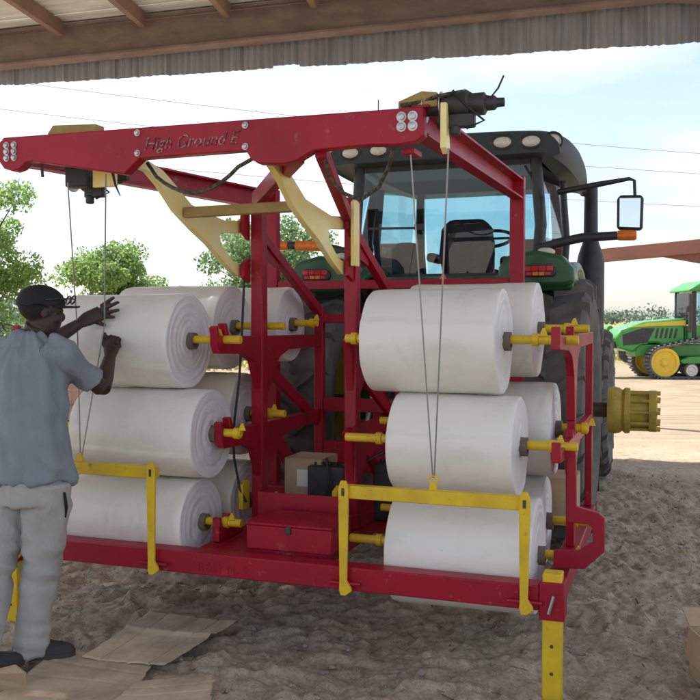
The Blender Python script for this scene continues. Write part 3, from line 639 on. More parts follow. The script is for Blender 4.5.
P('hoist_strut', MB().bar((-1.03, BY + .02, 2.34), (XC1 + .02, .66, 2.30), .05, .085), 'red', bevel=.004)
P('hoist_strut', MB().bar((-.93, BY + .02, 2.345), (XC2 - .01, .70, 2.18), .05, .06), 'red', bevel=.004)
P('latch_plate', MB().prism([(.60, 1.92), (.60, 2.26), (.64, 2.28), (.69, 2.26), (.69, 1.92)], 'x', XC2 + .038, XC2 + .058), 'cream', bevel=.003)
# chain of hose draped under the beam
hp = [(-1.80, BY + .06, 2.35)] + [(-1.80 + .50 * t, BY + .07, 2.33 - .125 * math.sin(math.pi * min(1, t * 1.05)) ** .8) for t in [i / 12 for i in range(1, 12)]] + [(-1.26, BY + .06, 2.34)]
P('hose', MB().path(hp, .009, 7), 'hose')
hp2 = [(-.93, BY + .05, 2.36), (-.91, BY + .06, 2.24), (-.85, BY + .08, 2.17), (-.78, BY + .1, 2.14), (-.70, BY + .1, 2.19), (-.65, BY + .08, 2.27), (-.62, BY + .05, 2.34)]
P('hose', MB().path(hp2, .009, 7), 'hose')
P('hose', MB().path([(-.57, BY - .0, 2.50), (-.54, BY + .05, 2.515), (-.49, BY + .06, 2.525), (-.44, BY + .05, 2.535), (-.38, BY + .06, 2.545), (-.33, BY + .1, 2.56), (-.28, BY + .12, 2.53)], .010, 7), 'hose')
P('strap_end', MB().path([(-1.965, BY + .03, 2.31), (-1.95, BY + .03, 2.25), (-1.925, BY + .03, 2.20)], [.012, .010, .004], 6, .4), 'black')
P('strap_end', MB().path([(-2.36, BY + .03, 2.37), (-2.355, BY + .03, 2.31)], .007, 6), 'black')
# winches on the side beams
def winch(x, y, s_, zb):
    w = P('winch', MB().lathe([(-.085, .030), (-.08, .052), (.02, .055), (.03, .045), (.09, .045), (.10, .03)], (x, y, zb), 'x', 20), 'black')
    P('drum', MB().tube((x - .155, y, zb), (x - .087, y, zb), .035, n=16), 'dark_steel', parent=w)
    P('flange', MB().tube((x - .160, y, zb), (x - .156, y, zb), .06, n=20).tube((x - .088, y, zb), (x - .084, y, zb), .062, n=20), 'steel', parent=w)
    P('motor_cap', MB().lathe([(0, .03), (.03, .03), (.04, .02), (.07, .018)], (x + .10, y, zb), 'x', 12), 'black', parent=w)
    P('solenoid', MB().box(x - .05, x + .06, y - .06, y - .02, zb - .10, zb - .045).tube((x - .02, y - .05, zb - .13), (x - .02, y - .05, zb - .09), .022, n=10), 'black', parent=w, bevel=.006)
    P('wiring', MB().path([(x + .06, y, zb + .04), (x + .12, y - .02, zb + .02), (x + .15, y - .03, zb + .05), (x + .17, y - .02, zb + .10)], .004, 5).path([(x - .03, y - .05, zb + .05), (x + .03, y - .07, zb - .02), (x + .10, y - .06, zb - .08), (x + .03, y - .07, zb - .11)], .006, 5), 'cable', parent=w)
    return w
winch(-.34, BY + .10, 1, 2.505)
P('winch_cover', MB().prism([(-.60, 2.495), (-.60, 2.53), (-.50, 2.565), (-.435, 2.555), (-.435, 2.498)], 'y', BY + .05, BY + .15), 'olive', bevel=.004)
P('rope_guide', MB().prism([(BY + .0, 2.50), (BY + .03, 2.50), (BY + .07, 2.33), (BY + .04, 2.30), (BY - .0, 2.32)], 'x', -.41, -.385), 'cream', bevel=.003)
P('guide_wheel', MB().tube((-.44, BY + .09, 2.445), (-.42, BY + .09, 2.445), .035, n=18), 'black', bevel=.004)
P('underslung_plate', MB().box(-.585, -.53, BY + .05, BY + .17, 2.315, 2.338), 'red', bevel=.002)
winch(-2.27, BY + .36, 1, 2.345)
P('winch_cover', MB().prism([(-2.34, 2.45), (-2.34, 2.52), (-2.31, 2.555), (-2.07, 2.545), (-2.07, 2.51), (-2.25, 2.50)], 'y', BY + .05, BY + .12), 'olive', bevel=.004)
P('winch_mount', MB().box(-2.21, -2.08, BY + .22, BY + .24, 2.28, 2.44), 'cream', bevel=.003)
P('winch_case', MB().box(-2.36, -2.23, BY + .20, BY + .28, 2.285, 2.40), 'black', bevel=.01)
# wire ropes
P('wire_rope', MB().tube((-.555, BY + .08, 2.325), (-.527, -.05, .925), .0035, n=6), 'rope')
P('wire_rope', MB().tube((-.38, BY + .02, 2.32), (-.520, -.05, .925), .0035, n=6), 'rope')
P('wire_rope', MB().tube((-2.31, BY + .16, 2.30), (-2.405, -.055, 1.55), .0035, n=6).tube((-2.405, -.055, 1.55), (-2.40, -.05, .93), .0035, n=6), 'rope')
P('wire_rope', MB().tube((-2.05, BY + .10, 2.32), (-2.26, -.03, 1.60), .0035, n=6).tube((-2.26, -.03, 1.60), (-2.39, -.05, .93), .0035, n=6), 'rope')
# three-point hitch
for x in (-1.42, -1.05): P('hitch_plate', MB().box(x, x + .06, 1.82, 1.95, .5, 1.15), 'red', bevel=.004)
P('top_link', MB().tube((-1.2, 1.84, 1.08), (-1.2, 2.42, 1.18), .025, n=12), 'green')

# ------------------------------------------------------------------ film rolls
LAB = {'r_top': 'white film roll with a thin rope crossing it, top front of the right stack', 'r_mid': 'white film roll just above the long yellow gate bar, front of the right stack',
       'r_bot': 'white film roll behind the long yellow gate bar, lowest front of the right stack', 'r_top_b': 'white film roll behind the top front roll of the right stack',
       'r_mid_b': 'white film roll mostly hidden behind the middle roll of the right stack', 'r_bot_b': 'white film roll mostly hidden behind the lowest roll of the right stack',
       'l_top': 'white film roll that the man in grey touches with both hands', 'l_mid': 'cream-white film roll beneath the roll the man touches', 'l_bot': 'lowest white film roll of the left stack, behind the short yellow gate',
       'l_top_b': 'white film roll directly behind the roll the man touches', 'l_mid_b': 'cream film roll hidden behind the middle roll of the left stack', 'l_bot_b': 'white film roll behind the lowest roll of the left stack, near the toolbox',
       'l_top_c': 'rearmost white film roll, behind the red mast and beside the tractor tyre'}
for si, (k, (x0, x1, y, z, r)) in enumerate(ROLLS.items()):
    z -= .0085
    t = Thing('plastic_film_roll', LAB[k], 'film roll', (.5 * (x0 + x1), y, z - r), 'M', group='white film rolls on the carrier')
    N, K = 112, 44; fb2 = MB(); L = x1 - x0; rr_ = random.Random(si * 13 + 5)
    lay = [.046 + (r - .012 - .046) * (q / 11) ** .85 for q in range(12)]                  # wound layers telescope a little at the ends
    offs = [rr_.uniform(-.0009, .0009) for _ in lay]; offs[-1] = 0; st = []
    for q in range(11): st += [(offs[q], lay[q]), (offs[q], lay[q + 1] - .002)]
    st.append((0, lay[-1]))
    pr = [(-a, c) for a, c in st] + [(.004, r - .004), (.011, r)]
    pr += [(.011 + (L - .022) * i / K, r) for i in range(1, K + 1)] + [(L - .004, r - .004)] + [(L + a, c) for a, c in reversed(st)]
    fb2.lathe(pr, (x0, y, z), 'x', N, closed=True)
    sl_ = [(rr_.uniform(x0 + .05, x1 - .05), rr_.uniform(-1.2, 1.2), rr_.uniform(0, 6.28), rr_.uniform(.002, .006), rr_.uniform(.5, 1.6)) for _ in range(9)]
    flap = rr_.uniform(-.5, .9) + math.pi                                                  # where the outermost turn of film ends
    nv = []
    for (px, py, pz) in fb2.v:
        d = V((0, py - y, pz - z)); q = d.length; w = min(1, max(0, (q - r * .7) / (r * .3))); d.normalize()
        a = math.atan2(d.z, d.y)
        nn = mnoise.noise(V((px * 2.2 + si * 7, math.cos(a) * 1.1, math.sin(a) * 1.1))) * .008 + mnoise.noise(V((px * 8 + si, math.cos(a + px * 2) * 2.8, math.sin(a + px * 2) * 2.8))) * .0014
        for cx, slope, a0, amp, span in sl_:                                              # slack creases running aslant round the roll
            da = (a - a0 + math.pi) % (2 * math.pi) - math.pi
            if abs(da) < span: nn -= amp * math.exp(-((px - cx - slope * .12 * da) / .007) ** 2) * math.cos(da / span * math.pi / 2); nn += .5 * amp * math.exp(-((px - cx - slope * .12 * da - .018) / .012) ** 2) * math.cos(da / span * math.pi / 2)
        df = ((a - flap - .12 * (px - x0) + math.pi) % (2 * math.pi)) - math.pi
        if 0 < df < .9: nn += .007 * (1 - df / .9)
        edge = 0
        if q < r - .002: edge = .004 * mnoise.noise(V((math.cos(a) * 2, math.sin(a) * 2, q * 12 + si)))
        elif px < x0 + .02 or px > x1 - .02: nn += .004 * mnoise.noise(V((math.cos(a) * 3, math.sin(a) * 3, si))) - .002
        nv.append((px + edge, py + d.y * nn * w, pz + d.z * nn * w))
    # loose outer flap end: one turn of film lifted a little along a line
    fb2.v = nv
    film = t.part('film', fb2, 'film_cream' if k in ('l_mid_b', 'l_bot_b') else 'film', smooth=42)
    film.data.materials.append(M['film_end'])
    for p in film.data.polygons:
        if abs(p.normal.x) > .7: p.material_index = 1
    cb_ = MB().lathe([(-.02, .030), (-.02, .0445), (L + .032, .0445), (L + .032, .030)], (x0, y, z), 'x', 28, closed=True)
    t.part('core_tube', cb_, 'core', smooth=50)

# ------------------------------------------------------------------ the tractor behind the carrier
TC = -1.2
tr = Thing('farm_tractor', 'big green farm tractor with black cab roof, backed up to the carrier', 'tractor', (TC, 2.9, 0), 'M')
P = tr.part
def tyre_mesh(r, w, nl, lug=.06):
    mb = MB(); rr = r - lug
    pr = [(-w * .36, r * .56), (-w * .47, r * .66), (-w * .5, r * .80), (-w * .47, rr - .05), (-w * .40, rr - .012), (0, rr), (w * .40, rr - .012), (w * .47, rr - .05), (w * .5, r * .80), (w * .47, r * .66), (w * .36, r * .56)]
    mb.lathe(pr, (0, 0, 0), 'x', 72, closed=True)
    for s_ in (-1, 1):
        for i in range(nl):                       # slanted lugs, staggered left and right
            a0 = 2 * math.pi * (i + (.5 if s_ > 0 else 0)) / nl; da = .20 * s_ * 0 + .17
            pts = []
            for x, a, R0, R1 in ((.0, a0 + da, rr - .01, r), (.22, a0 + da * .5, rr - .015, r - .002), (.40, a0, rr - .03, r - .008), (.50, a0 - .03, rr - .10, r - .05)):
                for dw in (-.030, .030):
                    for q in (R0, R1):
                        t = a + dw * (.96 / r) * (1.15 if q == R0 else .9); pts.append((s_ * x * w, q * math.cos(t), q * math.sin(t)))
            f = []
            for k in range(3):
                o = k * 4; f += [(o, o + 1, o + 5, o + 4), (o + 2, o + 6, o + 7, o + 3), (o + 1, o + 3, o + 7, o + 5), (o, o + 4, o + 6, o + 2)]
            f += [(0, 2, 3, 1), (12, 13, 15, 14)]; mb.add(pts, f)
    return mb
def shift(mb, x, y, z): mb.v = [(a + x, b + y, c + z) for a, b, c in mb.v]; return mb
def wheel(name, x, y, r, w, nl, s_, rimm='yellow_bright'):
    rim = MB().lathe([(-w * .34, r * .60), (-w * .37, r * .585), (-w * .30, r * .54), (-w * .1, r * .52), (s_ * .02 * w, r * .50), (s_ * .05 * w, r * .2), (s_ * .12 * w, r * .18), (s_ * .12 * w, 0)] if True else [], (x, y, r), 'x', 40)
    rim.lathe([(w * .1, r * .52), (w * .30, r * .54), (w * .37, r * .585), (w * .34, r * .60), (w * .08, r * .53)], (x, y, r), 'x', 40, closed=True)
    o = P(name, rim, rimm, smooth=40)
    P('tyre', shift(tyre_mesh(r, w, nl), x, y, r), 'rubber', parent=o, smooth=30)
    return o
wheel('rear_wheel', -.30, 2.9, .97, .50, 19, 1); wheel('rear_wheel', -2.10, 2.9, .97, .50, 19, -1)
wheel('front_wheel', -.32, 5.75, .77, .46, 20, 1); wheel('front_wheel', -2.08, 5.75, .77, .46, 20, -1)
# axle stub with its bolted yellow hub
P('axle_shaft', MB().tube((-2.6, 2.9, .97), (.16, 2.9, .97), .055, n=20), 'dark_steel')
hub = P('axle_hub', MB().lathe([(.05, .10), (.05, .165), (.10, .172), (.13, .165), (.15, .15), (.17, .168), (.20, .165), (.21, .125), (.33, .118), (.335, .15), (.385, .15), (.39, .14), (.39, .055)], (0, 2.9, .97), 'x', 28), 'hub_yellow', smooth=40)
for i in range(10):
    a = 2 * math.pi * i / 10
    P('hub_bolt', MB().tube((.19, 2.9 + .137 * math.cos(a), .97 + .137 * math.sin(a)), (.412, 2.9 + .137 * math.cos(a), .97 + .137 * math.sin(a)), .013, n=7), 'hub_yellow', parent=hub)
P('axle_hub', MB().lathe([(-.05, .165), (-.18, .165), (-.19, .12), (-.33, .12), (-.335, .15), (-.39, .15)], (-2.4, 2.9, .97), 'x', 28), 'hub_yellow', smooth=40)
# transmission, chassis, hitch arms
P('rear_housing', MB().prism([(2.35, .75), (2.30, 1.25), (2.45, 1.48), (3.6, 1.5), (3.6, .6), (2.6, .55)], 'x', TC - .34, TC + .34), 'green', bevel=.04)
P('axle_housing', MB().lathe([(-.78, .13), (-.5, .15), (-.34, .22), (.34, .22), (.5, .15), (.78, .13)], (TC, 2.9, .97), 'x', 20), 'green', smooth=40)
P('chassis', MB().box(TC - .28, TC + .28, 3.62, 6.3, .62, 1.1), 'black', bevel=.03)
P('front_axle', MB().box(TC - .80, TC + .80, 5.68, 5.82, .66, .86), 'green', bevel=.03)
for s_ in (-1, 1):
    P('lower_link', MB().bar((TC + s_ * .44, 1.93, .56), (TC + s_ * .36, 2.7, .70), .05, .10), 'black', bevel=.008)
    P('lift_rod', MB().tube((TC + s_ * .42, 2.12, .62), (TC + s_ * .37, 2.52, 1.42), .022, n=10), 'steel')
    P('lift_lever', MB().bar((TC + s_ * .36, 2.44, 1.42), (TC + s_ * .30, 2.85, 1.50), .05, .10), 'green', bevel=.008)
P('valve_block', MB().box(TC - .25, TC + .25, 2.22, 2.32, 1.1, 1.4), 'black', bevel=.01)
for i in range(4): P('coupler', MB().tube((TC - .18 + .12 * i, 2.17, 1.2), (TC - .18 + .12 * i, 2.22, 1.2), .022, n=10), 'orange_tri' if i % 2 else 'steel')
for k_, (xo, zo) in enumerate(((-.18, 1.2), (-.06, 1.2), (.06, 1.2), (.18, 1.2))):
    P('hydraulic_hose', MB().path([(TC + xo, 2.165, zo), (TC + xo, 2.08, zo - .02), (TC + xo * .6 - .05, 1.98, .95 + .05 * k_), (TC + xo * .5 - .1, 1.9, 1.0), (TC - .1 + xo * .4, 1.84, 1.0)], .013, 7), 'cable', smooth=60)
# fenders and rear body
def fender(s_):
    xa, xb = (TC + s_ * .50, TC + s_ * 1.045); rr0, rr1 = 1.0, 1.09; arc = []
    for k in range(15): t = R(58 + 112 * k / 14); arc.append((2.9 - rr1 * math.cos(t) * 1.0, .97 + rr1 * math.sin(t)))
    for k in range(15): t = R(170 - 112 * k / 14); arc.append((2.9 - rr0 * math.cos(t), .97 + rr0 * math.sin(t)))
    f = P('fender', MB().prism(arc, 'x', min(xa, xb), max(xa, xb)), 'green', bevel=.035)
    cx = TC + s_ * .80
    sec = [(cx - .27, 1.90), (cx - .26, 2.0), (cx - .2, 2.08), (cx + .0, 2.11), (cx + .17, 2.07), (cx + .25, 1.98), (cx + .26, 1.88), (cx + .2, 1.86), (cx - .2, 1.86)]
    if s_ < 0: sec = [(2 * cx - a, b) for a, b in sec]
    P('lamp_housing', MB().prism(sec, 'y', 2.30, 2.62), 'green', parent=f, bevel=.03)
    q = cx + s_ * .02
    tl = P('tail_lamp', MB().prism([(q - .118, 1.95), (q - .112, 1.985), (q - .08, 2.008), (q + .08, 2.008), (q + .112, 1.985), (q + .118, 1.95), (q + .10, 1.925), (q - .10, 1.925)], 'y', 2.275, 2.31), 'black', bevel=.008)
    for k_ in range(4):
        P('lens', MB().box(q - .10 + .05 * k_ + .002, q - .10 + .05 * k_ + .048, 2.266, 2.276, 1.962, 2.0), 'redlens', parent=tl, bevel=.004)
        P('lens', MB().box(q - .085 + .0425 * k_ + .002, q - .085 + .0425 * k_ + .040, 2.268, 2.276, 1.933, 1.958), 'amber' if k_ in (1, 2) else 'redlens', parent=tl, bevel=.003)
fender(1); fender(-1)
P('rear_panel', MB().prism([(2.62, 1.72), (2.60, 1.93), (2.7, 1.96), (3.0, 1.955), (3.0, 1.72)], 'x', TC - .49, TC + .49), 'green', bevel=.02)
P('slow_vehicle_triangle', MB().prism([(TC + .03, 1.895), (TC + .13, 1.895), (TC + .08, 1.985)], 'y', 2.575, 2.583), 'orange_tri')
# cab
cabw0, cabw1 = .74, .78
for s_ in (-1, 1):
    P('cab_pillar', MB().path([(TC + s_ * .70, 3.02, 1.94), (TC + s_ * .74, 2.98, 2.35), (TC + s_ * .70, 2.96, 2.86)], .045, 8), 'black', smooth=60)
    P('cab_pillar', MB().path([(TC + s_ * .62, 4.75, 1.7), (TC + s_ * .66, 4.72, 2.3), (TC + s_ * .64, 4.62, 2.86)], .04, 8), 'black', smooth=60)
    P('cab_pillar', MB().path([(TC + s_ * .80, 3.85, 1.7), (TC + s_ * .84, 3.85, 2.3), (TC + s_ * .80, 3.85, 2.8)], .03, 8), 'black', smooth=60)
    P('side_window', MB().add([(TC + s_ * .725, 3.06, 1.96), (TC + s_ * .80, 3.82, 1.75), (TC + s_ * .84, 3.82, 2.3), (TC + s_ * .80, 3.82, 2.8), (TC + s_ * .72, 3.04, 2.82), (TC + s_ * .765, 3.05, 2.35)], [(0, 1, 2, 5), (5, 2, 3, 4)]), 'glass', smooth=60)
    P('side_window', MB().add([(TC + s_ * .80, 3.88, 1.75), (TC + s_ * .63, 4.72, 1.75), (TC + s_ * .675, 4.69, 2.3), (TC + s_ * .65, 4.6, 2.8), (TC + s_ * .80, 3.88, 2.8), (TC + s_ * .84, 3.88, 2.3)], [(0, 1, 2, 5), (5, 2, 3, 4)]), 'glass', smooth=60)
P('cab_floor', MB().box(TC - .68, TC + .68, 3.05, 4.75, 1.52, 1.70), 'black', bevel=.02)
P('cab_rear_wall', MB().box(TC - .66, TC + .66, 3.005, 3.05, 1.70, 1.965), 'black', bevel=.01)
rwn = P('rear_window', MB().add([(TC - .655, 3.01, 1.975), (TC + .655, 3.01, 1.975), (TC + .70, 2.985, 2.35), (TC + .655, 2.96, 2.84), (TC - .655, 2.96, 2.84), (TC - .70, 2.985, 2.35)], [(0, 1, 2, 5), (5, 2, 3, 4)]), 'glass', smooth=60)
P('window_frame', MB().bar((TC - .66, 2.96, 2.835), (TC + .66, 2.96, 2.835), .03, .05), 'black', parent=rwn); P('window_frame', MB().bar((TC - .66, 3.0, 1.975), (TC + .66, 3.0, 1.975), .03, .04), 'black', parent=rwn)
P('wiper', MB().bar((TC - .62, 2.955, 2.365), (TC - .18, 2.945, 2.355), .012, .018).box(TC - .24, TC - .16, 2.93, 2.955, 2.34, 2.385), 'black', parent=rwn)
P('windscreen', MB().add([(TC - .58, 4.76, 1.7), (TC + .58, 4.76, 1.7), (TC + .60, 4.6, 2.84), (TC - .60, 4.6, 2.84)], [(0, 1, 2, 3)]), 'glass', smooth=60)
P('headliner', MB().box(TC - .78, TC + .78, 3.0, 4.6, 2.85, 2.875), 'cab_in', bevel=.01)
P('headliner_trim', MB().prism([(3.0, 2.85), (3.14, 2.79), (3.45, 2.80), (3.5, 2.85)], 'x', TC - .60, TC + .60), 'cab_in', bevel=.02)
# roof: crown that droops at the sides, rounded plan
rings = []
for t in [i / 14 for i in range(15)]:
    y = 2.72 + 2.2 * t; k = math.sin(math.pi * min(max(.08 + .84 * t, 0), 1)) ** .28; hw = .97 * (.80 + .20 * k); top = 3.135 - .16 * (1 - k) * 2.2 - .03 * t
    bot = 2.83; sec = []
    for j in range(29):
        u = -1 + 2 * j / 28; x = hw * math.copysign(abs(math.sin(u * math.pi / 2)) ** .9, u); z = top - .06 * abs(u) ** 2 - .13 * max(0, (abs(u) - .55) / .45) ** 2
        sec.append((TC + x, y, z))
    for j in range(29):
        u = 1 - 2 * j / 28; x = (hw - .05) * math.copysign(abs(math.sin(u * math.pi / 2)) ** .9, u); z = bot + .02 - .04 * max(0, (abs(u) - .6) / .4) ** 2
        sec.append((TC + x, y + .0, min(z, top - .1)))
    rings.append(sec)
rf = P('cab_roof', MB().loft(rings), 'roof_black', smooth=50)
for x in (-.88, -.70, -.47, .49, .70, .85):
    yy = 2.735 if abs(x) < .75 else 2.765
    P('work_lamp', MB().ball((TC + x, yy, 2.955 - .03 * abs(x)), .075 if abs(x) < .8 else .06, .035, .044 if abs(x) < .8 else .055, 16, 8), 'lens_white', parent=rf, smooth=80)
    P('lamp_bezel', MB().path([(TC + x + (.085 if abs(x) < .8 else .07) * math.cos(a), yy - .012, 2.955 - .03 * abs(x) + (.053 if abs(x) < .8 else .065) * math.sin(a)) for a in [i * math.pi / 10 for i in range(21)]], .009, 6), 'black', parent=rf)
# seat, wheel, console
P('seat_back', MB().prism([(TC - .20, 2.0), (TC - .24, 2.2), (TC - .22, 2.42), (TC - .15, 2.50), (TC + .15, 2.50), (TC + .22, 2.42), (TC + .24, 2.2), (TC + .20, 2.0)], 'y', 3.72, 3.86), 'seatfab', bevel=.04)
P('seat_cushion', MB().box(TC - .25, TC + .25, 3.86, 4.25, 1.95, 2.08), 'seatfab', bevel=.04)
P('seat_base', MB().box(TC - .16, TC + .16, 3.7, 4.15, 1.70, 1.95), 'black', bevel=.02)
P('armrest', MB().box(TC + .28, TC + .42, 3.8, 4.3, 2.08, 2.18), 'black', bevel=.03)
P('armrest', MB().box(TC - .36, TC - .27, 3.75, 4.1, 2.14, 2.22), 'black', bevel=.03)
P('passenger_seat', MB().prism([(TC - .62, 1.95), (TC - .62, 2.25), (TC - .57, 2.30), (TC - .42, 2.30), (TC - .38, 2.25), (TC - .38, 1.95)], 'y', 3.55, 3.66), 'seatfab', bevel=.03)
st = P('steering_column', MB().tube((TC + .05, 4.62, 1.75), (TC + .1, 4.35, 2.36), .04, n=10), 'black')
P('steering_wheel', MB().path([(TC + .1 + .20 * math.cos(a), 4.34 + .17 * math.sin(a), 2.38 + .09 * math.sin(a)) for a in [i * math.pi / 12 for i in range(25)]], .016, 7).bar((TC - .08, 4.34, 2.38), (TC + .28, 4.34, 2.38), .03, .02), 'black', parent=st)
mon = P('monitor', MB().box(TC + .45, TC + .64, 4.05, 4.09, 2.18, 2.34), 'black', bevel=.01); P('monitor_stand', MB().tube((TC + .52, 4.08, 1.95), (TC + .52, 4.08, 2.2), .02, n=8), 'black', parent=mon)
P('dash', MB().box(TC - .5, TC + .5, 4.6, 4.72, 1.70, 1.98), 'black', bevel=.03)
# bonnet, exhaust
P('bonnet', MB().prism([(4.78, 1.15), (4.78, 1.98), (5.4, 1.97), (6.3, 1.82), (6.65, 1.6), (6.7, 1.0), (6.3, .95)], 'x', TC - .40, TC + .40), 'green', bevel=.08)
P('exhaust_stack', MB().lathe([(0, .12), (.05, .13), (.78, .13), (.86, .115), (.98, .075), (1.0, .068), (1.50, .062), (1.52, .05)], (-.255, 5.0, 1.40), 'z', 24), 'black', smooth=45)
P('exhaust_bracket', MB().box(-.80, -.3, 4.95, 5.05, 1.25, 1.40), 'black', bevel=.02)
# mirror and lamp arms
for s_ in (1, -1):
    X_ = lambda a: TC + s_ * a
    if s_ > 0:
        P('mirror_arm', MB().path([(X_(.86), 3.05, 2.60), (X_(1.15), 2.96, 2.63), (X_(1.38), 2.92, 2.655), (X_(1.415), 2.92, 2.64), (X_(1.42), 2.92, 2.53)], [.022, .022, .014, .012, .012], 8), 'black', smooth=60)
        mr_ = P('mirror_housing', MB().prism([(X_(1.305), 2.29), (X_(1.295), 2.31), (X_(1.295), 2.51), (X_(1.315), 2.54), (X_(1.465), 2.535), (X_(1.48), 2.51), (X_(1.475), 2.30), (X_(1.46), 2.28)], 'y', 2.91, 2.99), 'black', bevel=.015)
        P('mirror_glass', MB().prism([(X_(1.315), 2.31), (X_(1.315), 2.515), (X_(1.46), 2.51), (X_(1.455), 2.30)], 'y', 2.905, 2.909), 'mirror', parent=mr_)
    P('lamp_arm', MB().path([(X_(.72), 2.86, 2.16), (X_(.88), 2.86, 2.20), (X_(1.05), 2.88, 2.235), (X_(1.30), 2.9, 2.245)], [.03, .034, .034, .032], 8), 'black', smooth=60)
    P('marker_lamp', MB().path([(X_(1.302), 2.9, 2.245), (X_(1.32), 2.9, 2.245), (X_(1.42), 2.9, 2.243), (X_(1.435), 2.9, 2.243)], [.034, .038, .038, .03], 10), 'amber', smooth=60)
    if s_ < 0: P('marker_lamp', MB().path([(X_(1.0), 2.862, 2.228), (X_(1.22), 2.88, 2.240)], [.042, .042], 10), 'amber', smooth=60)
    P('flood_lamp', MB().ball((X_(.80), 2.80, 2.13), .07, .04, .035, 14, 8), 'lens_white', smooth=80)
P('antenna', MB().tube((TC - .75, 3.6, 3.0), (TC - .75, 3.6, 3.55), .005, n=6), 'black')
P('grab_hose', MB().path([(TC + .62, 2.97, 2.80), (TC + .76, 2.93, 2.55), (TC + .75, 2.95, 2.2)], .012, 6), 'black')

# ------------------------------------------------------------------ tracked tractor out in the sun
tt = Thing('tracked_tractor', 'green tracked tractor with a yellow stripe, parked in the sun at right', 'tractor', (10.2, 25.6, 0))
P = tt.part
Y0_, Y1_ = 25.1, 26.2
P('bonnet', MB().prism([(7.50, .84), (7.42, 1.15), (7.55, 1.36), (8.2, 1.58), (9.35, 1.68), (9.35, .98), (8.9, .80), (8.6, .98), (8.2, .98), (7.9, .72)], 'y', Y0_, Y1_), 'green_sunlit', bevel=.06)
P('grille', MB().prism([(7.62, .92), (7.60, 1.22), (8.15, 1.40), (8.5, 1.40), (8.3, 1.02), (8.0, .95)], 'y', Y0_ - .012, Y0_ - .002), 'black', bevel=.004)
for k in range(5): P('vent', MB().prism([(8.50 + .13 * k, 1.12), (8.56 + .13 * k, 1.40), (8.62 + .13 * k, 1.40), (8.56 + .13 * k, 1.12)], 'y', Y0_ - .010, Y0_ - .003), 'black')
P('stripe', MB().prism([(7.75, 1.42), (8.3, 1.54), (9.35, 1.62), (9.35, 1.48), (8.4, 1.46)], 'y', Y0_ - .014, Y0_ - .004), 'yellow_bright', bevel=.004)
P('front_weight', MB().prism([(6.85, .80), (6.85, 1.14), (7.25, 1.18), (7.38, 1.1), (7.38, .78)], 'y', 25.2, 26.1), 'green_sunlit', bevel=.04)
P('weight_bracket', MB().box(7.39, 7.6, 25.3, 26.0, .84, 1.04), 'black', bevel=.02)
P('frame', MB().box(8.0, 13.0, 25.2, 26.1, .60, .95), 'green_sunlit', bevel=.03)
def track(y0, y1):
    # belt loop round the front idler, the drive wheel and the rollers
    c1, r1, c2, r2 = V((8.68, .46)), .44, V((12.0, .80)), .78
    pts = []
    for k in range(14): a = R(110 + 160 * k / 13); pts.append((c1.x + r1 * math.cos(a), c1.y + r1 * math.sin(a)))
    for k in range(14): a = R(270 + 205 * k / 13); pts.append((c2.x + r2 * math.cos(a), c2.y + r2 * math.sin(a)))
    mb = MB(); n_ = len(pts); inner = []
    cx, cy = 10.3, .55
    for i, p in enumerate(pts):
        a, b = V(pts[i - 1]), V(pts[(i + 1) % n_]); d = (b - a).normalized(); inner.append((p[0] - d.y * .05, p[1] + d.x * .05))
    vs = [(p[0], y, p[1]) for y in (y0, y1) for p in pts] + [(p[0], y, p[1]) for y in (y0, y1) for p in inner]
    fs = []
    for i in range(n_):
        j = (i + 1) % n_; fs += [(i, j, n_ + j, n_ + i), (2 * n_ + i, 3 * n_ + i, 3 * n_ + j, 2 * n_ + j), (i, 2 * n_ + i, 2 * n_ + j, j), (n_ + i, n_ + j, 3 * n_ + j, 3 * n_ + i)]
    mb.add(vs, fs)
    per = []
    for i in range(n_):
        a, b = V(pts[i]), V(pts[(i + 1) % n_]); m_ = max(1, int((b - a).length / .16)); 
        for k in range(m_): per.append((a.lerp(b, k / m_), (b - a).normalized()))
    for p, d in per:
        nrm = V((d.y, -d.x)); q = p + nrm * .025
        mb.bar((q.x, y0 + .01, q.y), (q.x, y1 - .01, q.y), .05, .06, up=(nrm.x, 0, nrm.y))
    return mb
for y0, y1 in ((24.75, 25.15), (26.15, 26.55)):
    P('track_belt', track(y0, y1), 'rubber', smooth=40)
    w = P('idler_wheel', MB().lathe([(0, .0), (0, .10), (.05, .12), (.05, .30), (.0, .33), (0, .40), (.34, .40)], (8.68, y0 + .02, .46), 'y', 32), 'yellow_bright', smooth=40)
    P('wheel_hub', MB().tube((8.68, y0 + .0, .46), (8.68, y0 + .03, .46), .07, n=16), 'yellow_bright', parent=w)
    P('drive_wheel', MB().lathe([(0, .0), (0, .15), (.05, .18), (.05, .55), (.0, .60), (0, .72), (.34, .72)], (12.0, y0 + .02, .80), 'y', 32), 'yellow_bright', smooth=40)
    for x in (9.42, 9.85, 10.28, 10.70):
        rl = P('roller', MB().lathe([(0, .12), (.0, .19), (.3, .19), (.3, .0)], (x, y0 + .03, .24), 'y', 24), 'rubber', smooth=40)
        P('roller_rim', MB().lathe([(-.01, .0), (-.01, .09), (-.02, .10), (-.02, .16), (.02, .16)], (x, y0 + .03, .24), 'y', 20), 'steel', parent=rl)
    P('track_frame', MB().prism([(9.1, .5), (9.4, .62), (11.3, .62), (11.3, .42), (9.2, .42)], 'y', y0 + .08, y0 + .3), 'green_sunlit', bevel=.02)
for xa, xb in ((9.50, 9.62), (11.15, 11.25)):
    for ya in (24.98, 26.3): P('cab_pillar', MB().box(xa, xb, ya, ya + .1, .98, 2.42), 'black', bevel=.02)
P('cab_body', MB().prism([(9.40, .98), (9.40, 1.48), (11.2, 1.48), (11.2, .98)], 'y', 25.0, 26.38), 'green_sunlit', bevel=.04)
